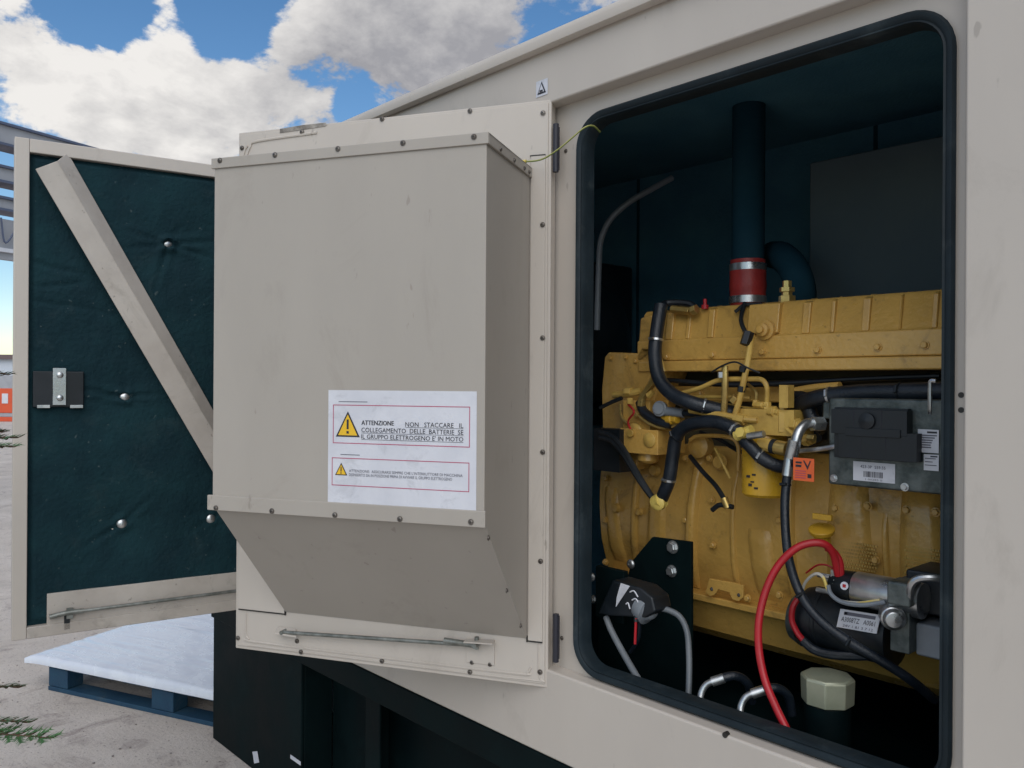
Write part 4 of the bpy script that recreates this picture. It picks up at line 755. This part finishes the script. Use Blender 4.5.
BC = MB(); BC.tube([P(838, 575, .28), P(834, 556, .26), P(826, 545, .24), P(812, 543, .22), P(795, 549, .20), P(778, 566, .18), P(766, 590, .16), P(759, 620, .14), P(759, 650, .13), P(765, 680, .12), P(775, 705, .11), P(786, 728, .10), P(792, 742, .10)], .0086, RED, 14)
BC.tube([P(841, 580, .285), P(840, 562, .275), P(833, 551, .265), P(826, 548, .255)], .0075, RED, 10); BC.tube([P(838, 580, .30), P(831, 567, .29), P(818, 565, .29), P(806, 573, .30)], .0022, RED, 6)
tag(BC.build('battery_cable'), 'thick red cable looping from the starter motor down past the octagonal cap', 'cable')
k = MB(); q = P(823, 704, .22); rr = .058; hh = P(824, 680, .22).z - q.z
k.lathe((q.x, .24, q.z), (0, 0, 1), [(-.0, rr * .97), (hh, rr), (hh + .006, rr * .94), (hh + .010, rr * .2)], OLIVE, 8); k.lathe((q.x, .24, q.z - .12), (0, 0, 1), [(0, .05), (.119, .05)], BLACK, 24); tag(k.build('tank_cap', bevel=.003, angle=20), 'olive grey octagonal tank cap on a black neck in the cabinet floor', 'cap')
def bent(px, py, gr, lab):
    k = MB(); k.tube([P(px - 18, py + 22, .10), P(px - 17, py + 8, .11), P(px - 12, py - 1, .12), P(px - 4, py - 5, .13), P(px + 2, py - 7, .14)], .0078, STEEL, 12); k.cyl(P(px - 6, py - 4, .13), P(px + 6, py - 8, .145), .0115, STEEL, k=12); k.tube([P(px + 4, py - 8, .145), P(px + 18, py - 10, .17), P(px + 30, py - 2, .20), P(px + 34, py + 16, .22)], .0105, HOSE, 12)
    tag(k.build('hose_fitting'), lab, 'hose', gr)
bent(718, 686, 'steel elbow fittings at the cabinet floor', 'bent steel hose end left of the red cable')
bent(758, 698, 'steel elbow fittings at the cabinet floor', 'bent steel hose end just behind the red cable, right of its twin')
k = MB(); k.tube([P(597, 330, .55), P(598, 290, .55), P(599, 262, .55), P(601, 240, .55), P(610, 220, .56), P(628, 203, .60), (P(650, 190, .66)), P(672, 178, .74)], .010, GREYP, 10); tag(k.build('breather_hose'), 'pale grey curved hose in the dark upper left corner of the cabinet', 'hose')
tag(hb.build('air_box', bevel=.006), 'dull grey sheet metal box on the back wall above the engine', 'air box')
k = MB(); k.box((-1.0, .35, 1.45), (-.52, .95, 2.05), BLACK_P); k.lathe((-.52, .65, 1.75), (1, 0, 0), [(0, .20), (.06, .22), (.12, .12), (.121, .01)], BLACK_P); tag(k.build('radiator', bevel=.01), 'black radiator and fan guard in the dark left of the engine', 'radiator')

# ================================================================== YARD
u = V((.914, .405, 0)).normalized(); vv = V((-u.y, u.x, 0)); PO = V((-3.273, -.404, 0)) 
PF = lambda a, b_, z: PO + u * a + vv * b_ + V((0, 0, z))
PAL = empty('pallet', PF(.75, .4, 0), 'blue wooden pallet under the film wrapped sheets', 'pallet')
for yy in (0, .35, .70):
    k = MB(); k.box((0, yy, 0), (1.55, yy + .1, .022), PALB, PF); k.build('bottom_board', PAL, bevel=.003)
    for xx in (0, .72, 1.41): k = MB(); k.box((xx, yy + .003, .023), (xx + .14, yy + .097, .118), PALB, PF); k.build('block', PAL, bevel=.004)
k = MB()
for i in range(9): k.box((i * .175, 0, .119), (i * .175 + .12, .8, .137), PALB, PF)
k.build('top_deck', PAL, bevel=.003)
k = MB(); nx, ny = 60, 110; A0, A1, B0, B1 = -.14, 1.72, -.03, 1.0; top = []; bot = []
for i in range(nx + 1):
    rt = []; rb = []
    for j in range(ny + 1):
        a_, b_ = A0 + (A1 - A0) * i / nx, B0 + (B1 - B0) * j / ny
        droop = .012 * max(0, (-a_ - .0) / .16) ** 2 * (1 if a_ < 0 else 0)
        wr = .0034 * noise.noise(V((a_ * .7, b_ * 24 + a_ * 1.5, 0))) + .0014 * noise.noise(V((a_ * 5 + b_ * 3, b_ * 50, 5)))
        edge = min(i, j, nx - i, ny - j); z = .138 + .042 - droop + wr - (.016 if edge == 0 else (.004 if edge == 1 else 0))
        rt.append(k.bm.verts.new(PF(a_, b_, z))); rb.append(k.bm.verts.new(PF(a_, b_, max(.1385, z - .046) - droop * .9)))
    top.append(rt); bot.append(rb)
for i in range(nx):
    for j in range(ny):
        k.face([top[i][j], top[i + 1][j], top[i + 1][j + 1], top[i][j + 1]], FILM); k.face([bot[i][j], bot[i][j + 1], bot[i + 1][j + 1], bot[i + 1][j]], FILM)
for i in range(nx): k.face([top[i][0], bot[i][0], bot[i + 1][0], top[i + 1][0]], FILM); k.face([top[i][ny], top[i + 1][ny], bot[i + 1][ny], bot[i][ny]], FILM)
for j in range(ny): k.face([top[0][j], top[0][j + 1], bot[0][j + 1], bot[0][j]], FILM); k.face([top[nx][j], bot[nx][j], bot[nx][j + 1], top[nx][j + 1]], FILM)
tag(k.build('sheet_stack', angle=70), 'flat stack of sheets in whitish stretch film lying on the blue pallet', 'sheet stack')

k = MB()
for _ in range(220):
    gx, gy = random.uniform(-4.2, -1.0), random.uniform(-1.6, -.05)
    r_g = random.uniform(.002, .006) * (1 if random.random() < .93 else 1.8); k.prism([V((gx + r_g * math.cos(a_) * random.uniform(.7, 1.2), gy + r_g * math.sin(a_) * random.uniform(.7, 1.2), .0005)) for a_ in (0, 1.3, 2.6, 3.8, 5.1)], (0, 0, r_g * .7), GRIT)
tag(k.build('grit'), 'scattered small grit on the concrete yard beside the pallet', 'grit', kind='stuff')
# steel frame beyond the doors
def atz(px, py, z): r = ray(px, py); return CAM_C + r * ((z - CAM_C.z) / r.z)
ga, gb = atz(0, 122, 4.6), atz(86, 146, 4.6); gd = (gb - ga).normalized(); gn = V((gd.y, -gd.x, 0))
if gn.dot(CAM_C - ga) < 0: gn = -gn
GF = lambda s_, n_, z: V((ga.x, ga.y, 0)) + V((gd.x, gd.y, 0)) * s_ + gn * n_ + V((0, 0, z))
def gz(x, y): return hit(x, y, ga, gn).z
GT = empty('steel_gantry', GF(0, 0, 0), 'grey steel gantry frame with stacked crossbeams beyond the foam lined door', 'gantry')
def beam(y0, y1, dep=.25):
    za_, zb_ = gz(3, y1), gz(3, y0); k = MB(); k.box((-3.5, -dep, za_ + .03), (3.4, 0, zb_ - .03), BSTEEL, GF); k.box((-3.5, -dep - .03, zb_ - .029), (3.4, .04, zb_), BDARK, GF); k.box((-3.5, -dep - .03, za_), (3.4, .04, za_ + .029), BDARK, GF); k.build('crossbeam', GT)
beam(122.5, 145.5); beam(165.5, 183); beam(196.5, 211); 
za_, zb_ = gz(3, 259), gz(3, 218.5); k = MB(); k.box((-3.5, -.1, za_), (3.4, -.02, zb_), BSTEEL, GF); k.build('panel', GT)
k = MB(); k.box((-3.5, -.02, gz(3, 252)), (3.4, .02, gz(3, 248)), WHITE, GF)
for i in range(5): s_ = -.5 + i * .25; k.tube([GF(s_, .03, zb_), GF(s_ + .05, .04, (za_ + zb_) / 2 - .05), GF(s_ + .22, .03, zb_ - .02)], .012, BDARK, 6)
k.build('cable_tray', GT)
for s_ in (-3.4, 3.1): k = MB(); k.box((s_, -.25, 0), (s_ + .22, .0, gz(3, 123)), BSTEEL, GF); k.build('post', GT)
# orange machine, pale shed and rail far off
def PDg(px, py): return atz(px, py, 0)
q = PDg(-6, 421.5); rt = V((R0.x, R0.y, 0)); fw_ = V((-rt.y, rt.x, 0)); CF = lambda a, b_, z: V((q.x, q.y, 0)) + rt * a + fw_ * b_ + V((0, 0, z))
dist = (q - CAM_C).dot(F_); pm = dist / FPX
k = MB(); hO = 33 * pm
OC = empty('storage_container', CF(0, 0, 0), 'orange container with a white plate across the yard at the left edge', 'container')
k.box((-3.0, 0, hO * .26), (24 * pm, 1.8, hO), OR2, CF); k.box((-3.0, .02, hO * .14), (24 * pm - .02, 1.8, hO * .26), BSTEEL, CF); k.box((-3.0, 0, 0), (24 * pm, 1.8, hO * .14), OR2, CF); k.build('body', OC, bevel=.02)
k = MB(); k.box((8 * pm, -.02, hO * .55), (14 * pm, 0, hO * .85), WHITE, CF); k.build('plate', OC)
q2 = q + fw_ * 14; CF2 = lambda a, b_, z: V((q2.x, q2.y, 0)) + rt * a + fw_ * b_ + V((0, 0, z)); pm2 = (q2 - CAM_C).dot(F_) / FPX
SHD = empty('shed', CF2(0, 0, 0), 'pale low industrial shed far behind the orange container', 'shed')
zT = CAM_C.z + (378 - 352) * pm2
k = MB(); k.box((-16, 0, 0), (60 * pm2, 9, zT - .25), PALE, CF2); k.build('wall', SHD); k = MB(); k.box((-16.2, -.3, zT - .25), (61 * pm2, 9.3, zT), BROWN, CF2); k.build('roof', SHD)
for i in range(8): k = MB(); k.box((-15 + i * 2.2, -.04, .0), (-13.6 + i * 2.2, .0, 1.9), BSTEEL, CF2); k.build('shutter', SHD)

# young conifer, its twig tips just reach into the picture
TB = CAM_C + rt * -1.98 + fw_ * 1.95; TB.z = 0
CT = empty('young_conifer', TB, 'young green conifer at the left edge with twigs reaching in', 'tree')
k = MB(); k.tube([TB, TB + V((.02, .01, .7)), TB + V((.0, .02, 1.4)), TB + V((.01, .0, 2.0))], lambda t_: .035 * (1 - t_) + .006, BARK, 10); k.build('trunk', CT)
cr_ = MB()
def needles(c, d_, ln, nrm):
    side = d_.cross(nrm).normalized()
    for sg in (-1, 1):
        tip = c + (d_ * .75 + side * sg * .65 + nrm * random.uniform(-.25, .25)).normalized() * ln; wv = d_ * (ln * .15)
        cr_.face(cr_.verts([c - wv, c + wv, tip]), LEAF)
def twig(a, d_, ln, nrm, depth):
    n_ = max(5, int(ln / .0038)); cr_.tube([a, a + d_ * ln * .5 + V((0, 0, -.004)), a + d_ * ln], lambda t_: .0022 * (1 - t_) + .0007, BARK, 4, 2)
    for i in range(n_):
        t_ = i / n_; needles(a + d_ * ln * t_, d_, .021 * (1 - .35 * t_), nrm)
def branch(a, b_, fol=.35, dens=1.0):
    L_ = (b_ - a).length; d_ = (b_ - a).normalized(); nrm = V((0, 0, 1)) - d_ * d_.z; nrm.normalize(); nrm = (nrm + V((random.uniform(-.3, .3), random.uniform(-.3, .3), 0))).normalized(); side = d_.cross(nrm).normalized()
    pts_ = [a + d_ * L_ * t_ + V((0, 0, .05 * math.sin(t_ * math.pi) * L_)) for t_ in (0, .25, .5, .75, 1)]
    cr_.tube(pts_, lambda t_: .007 * (1 - t_) + .0012, BARK, 6, 3)
    n_ = int(L_ * 55 * dens)
    for i in range(n_):
        t_ = fol + (1 - fol) * i / n_; c = a + d_ * L_ * t_ + V((0, 0, .05 * math.sin(t_ * math.pi) * L_)); sg = 1 if i % 2 else -1
        twig(c, (d_ * .8 + side * sg * .7 + V((0, 0, random.uniform(-.15, .1)))).normalized(), .10 * (1.08 - t_) + .02, nrm, 0)
    for i in range(int(L_ * 90)): t_ = fol + (1 - fol) * random.random(); needles(a + d_ * L_ * t_ + V((0, 0, .05 * math.sin(t_ * math.pi) * L_)), d_, .014, nrm)
for px, py, dp in ((52, 738, 1.75), (22, 686, 1.9), (16, 437, 1.9), (12, 446, 1.85), (6, 430, 1.95), (7, 373, 2.0), (28, 722, 1.8)):
    tip = CAM_C + ray(px, py) * dp; base = V((TB.x, TB.y, max(.15, tip.z - .18))); branch(base, tip, .25)
for i in range(46):
    z_ = .25 + 1.6 * i / 46; a_ = i * 2.4; ln = (.62 - .26 * z_) * random.uniform(.8, 1.05); b0 = V((TB.x, TB.y, z_)); branch(b0, b0 + V((math.cos(a_) * ln, math.sin(a_) * ln, random.uniform(.0, .15))), .15, .6)
cr_.build('crown', CT, smooth=False, recalc=False)
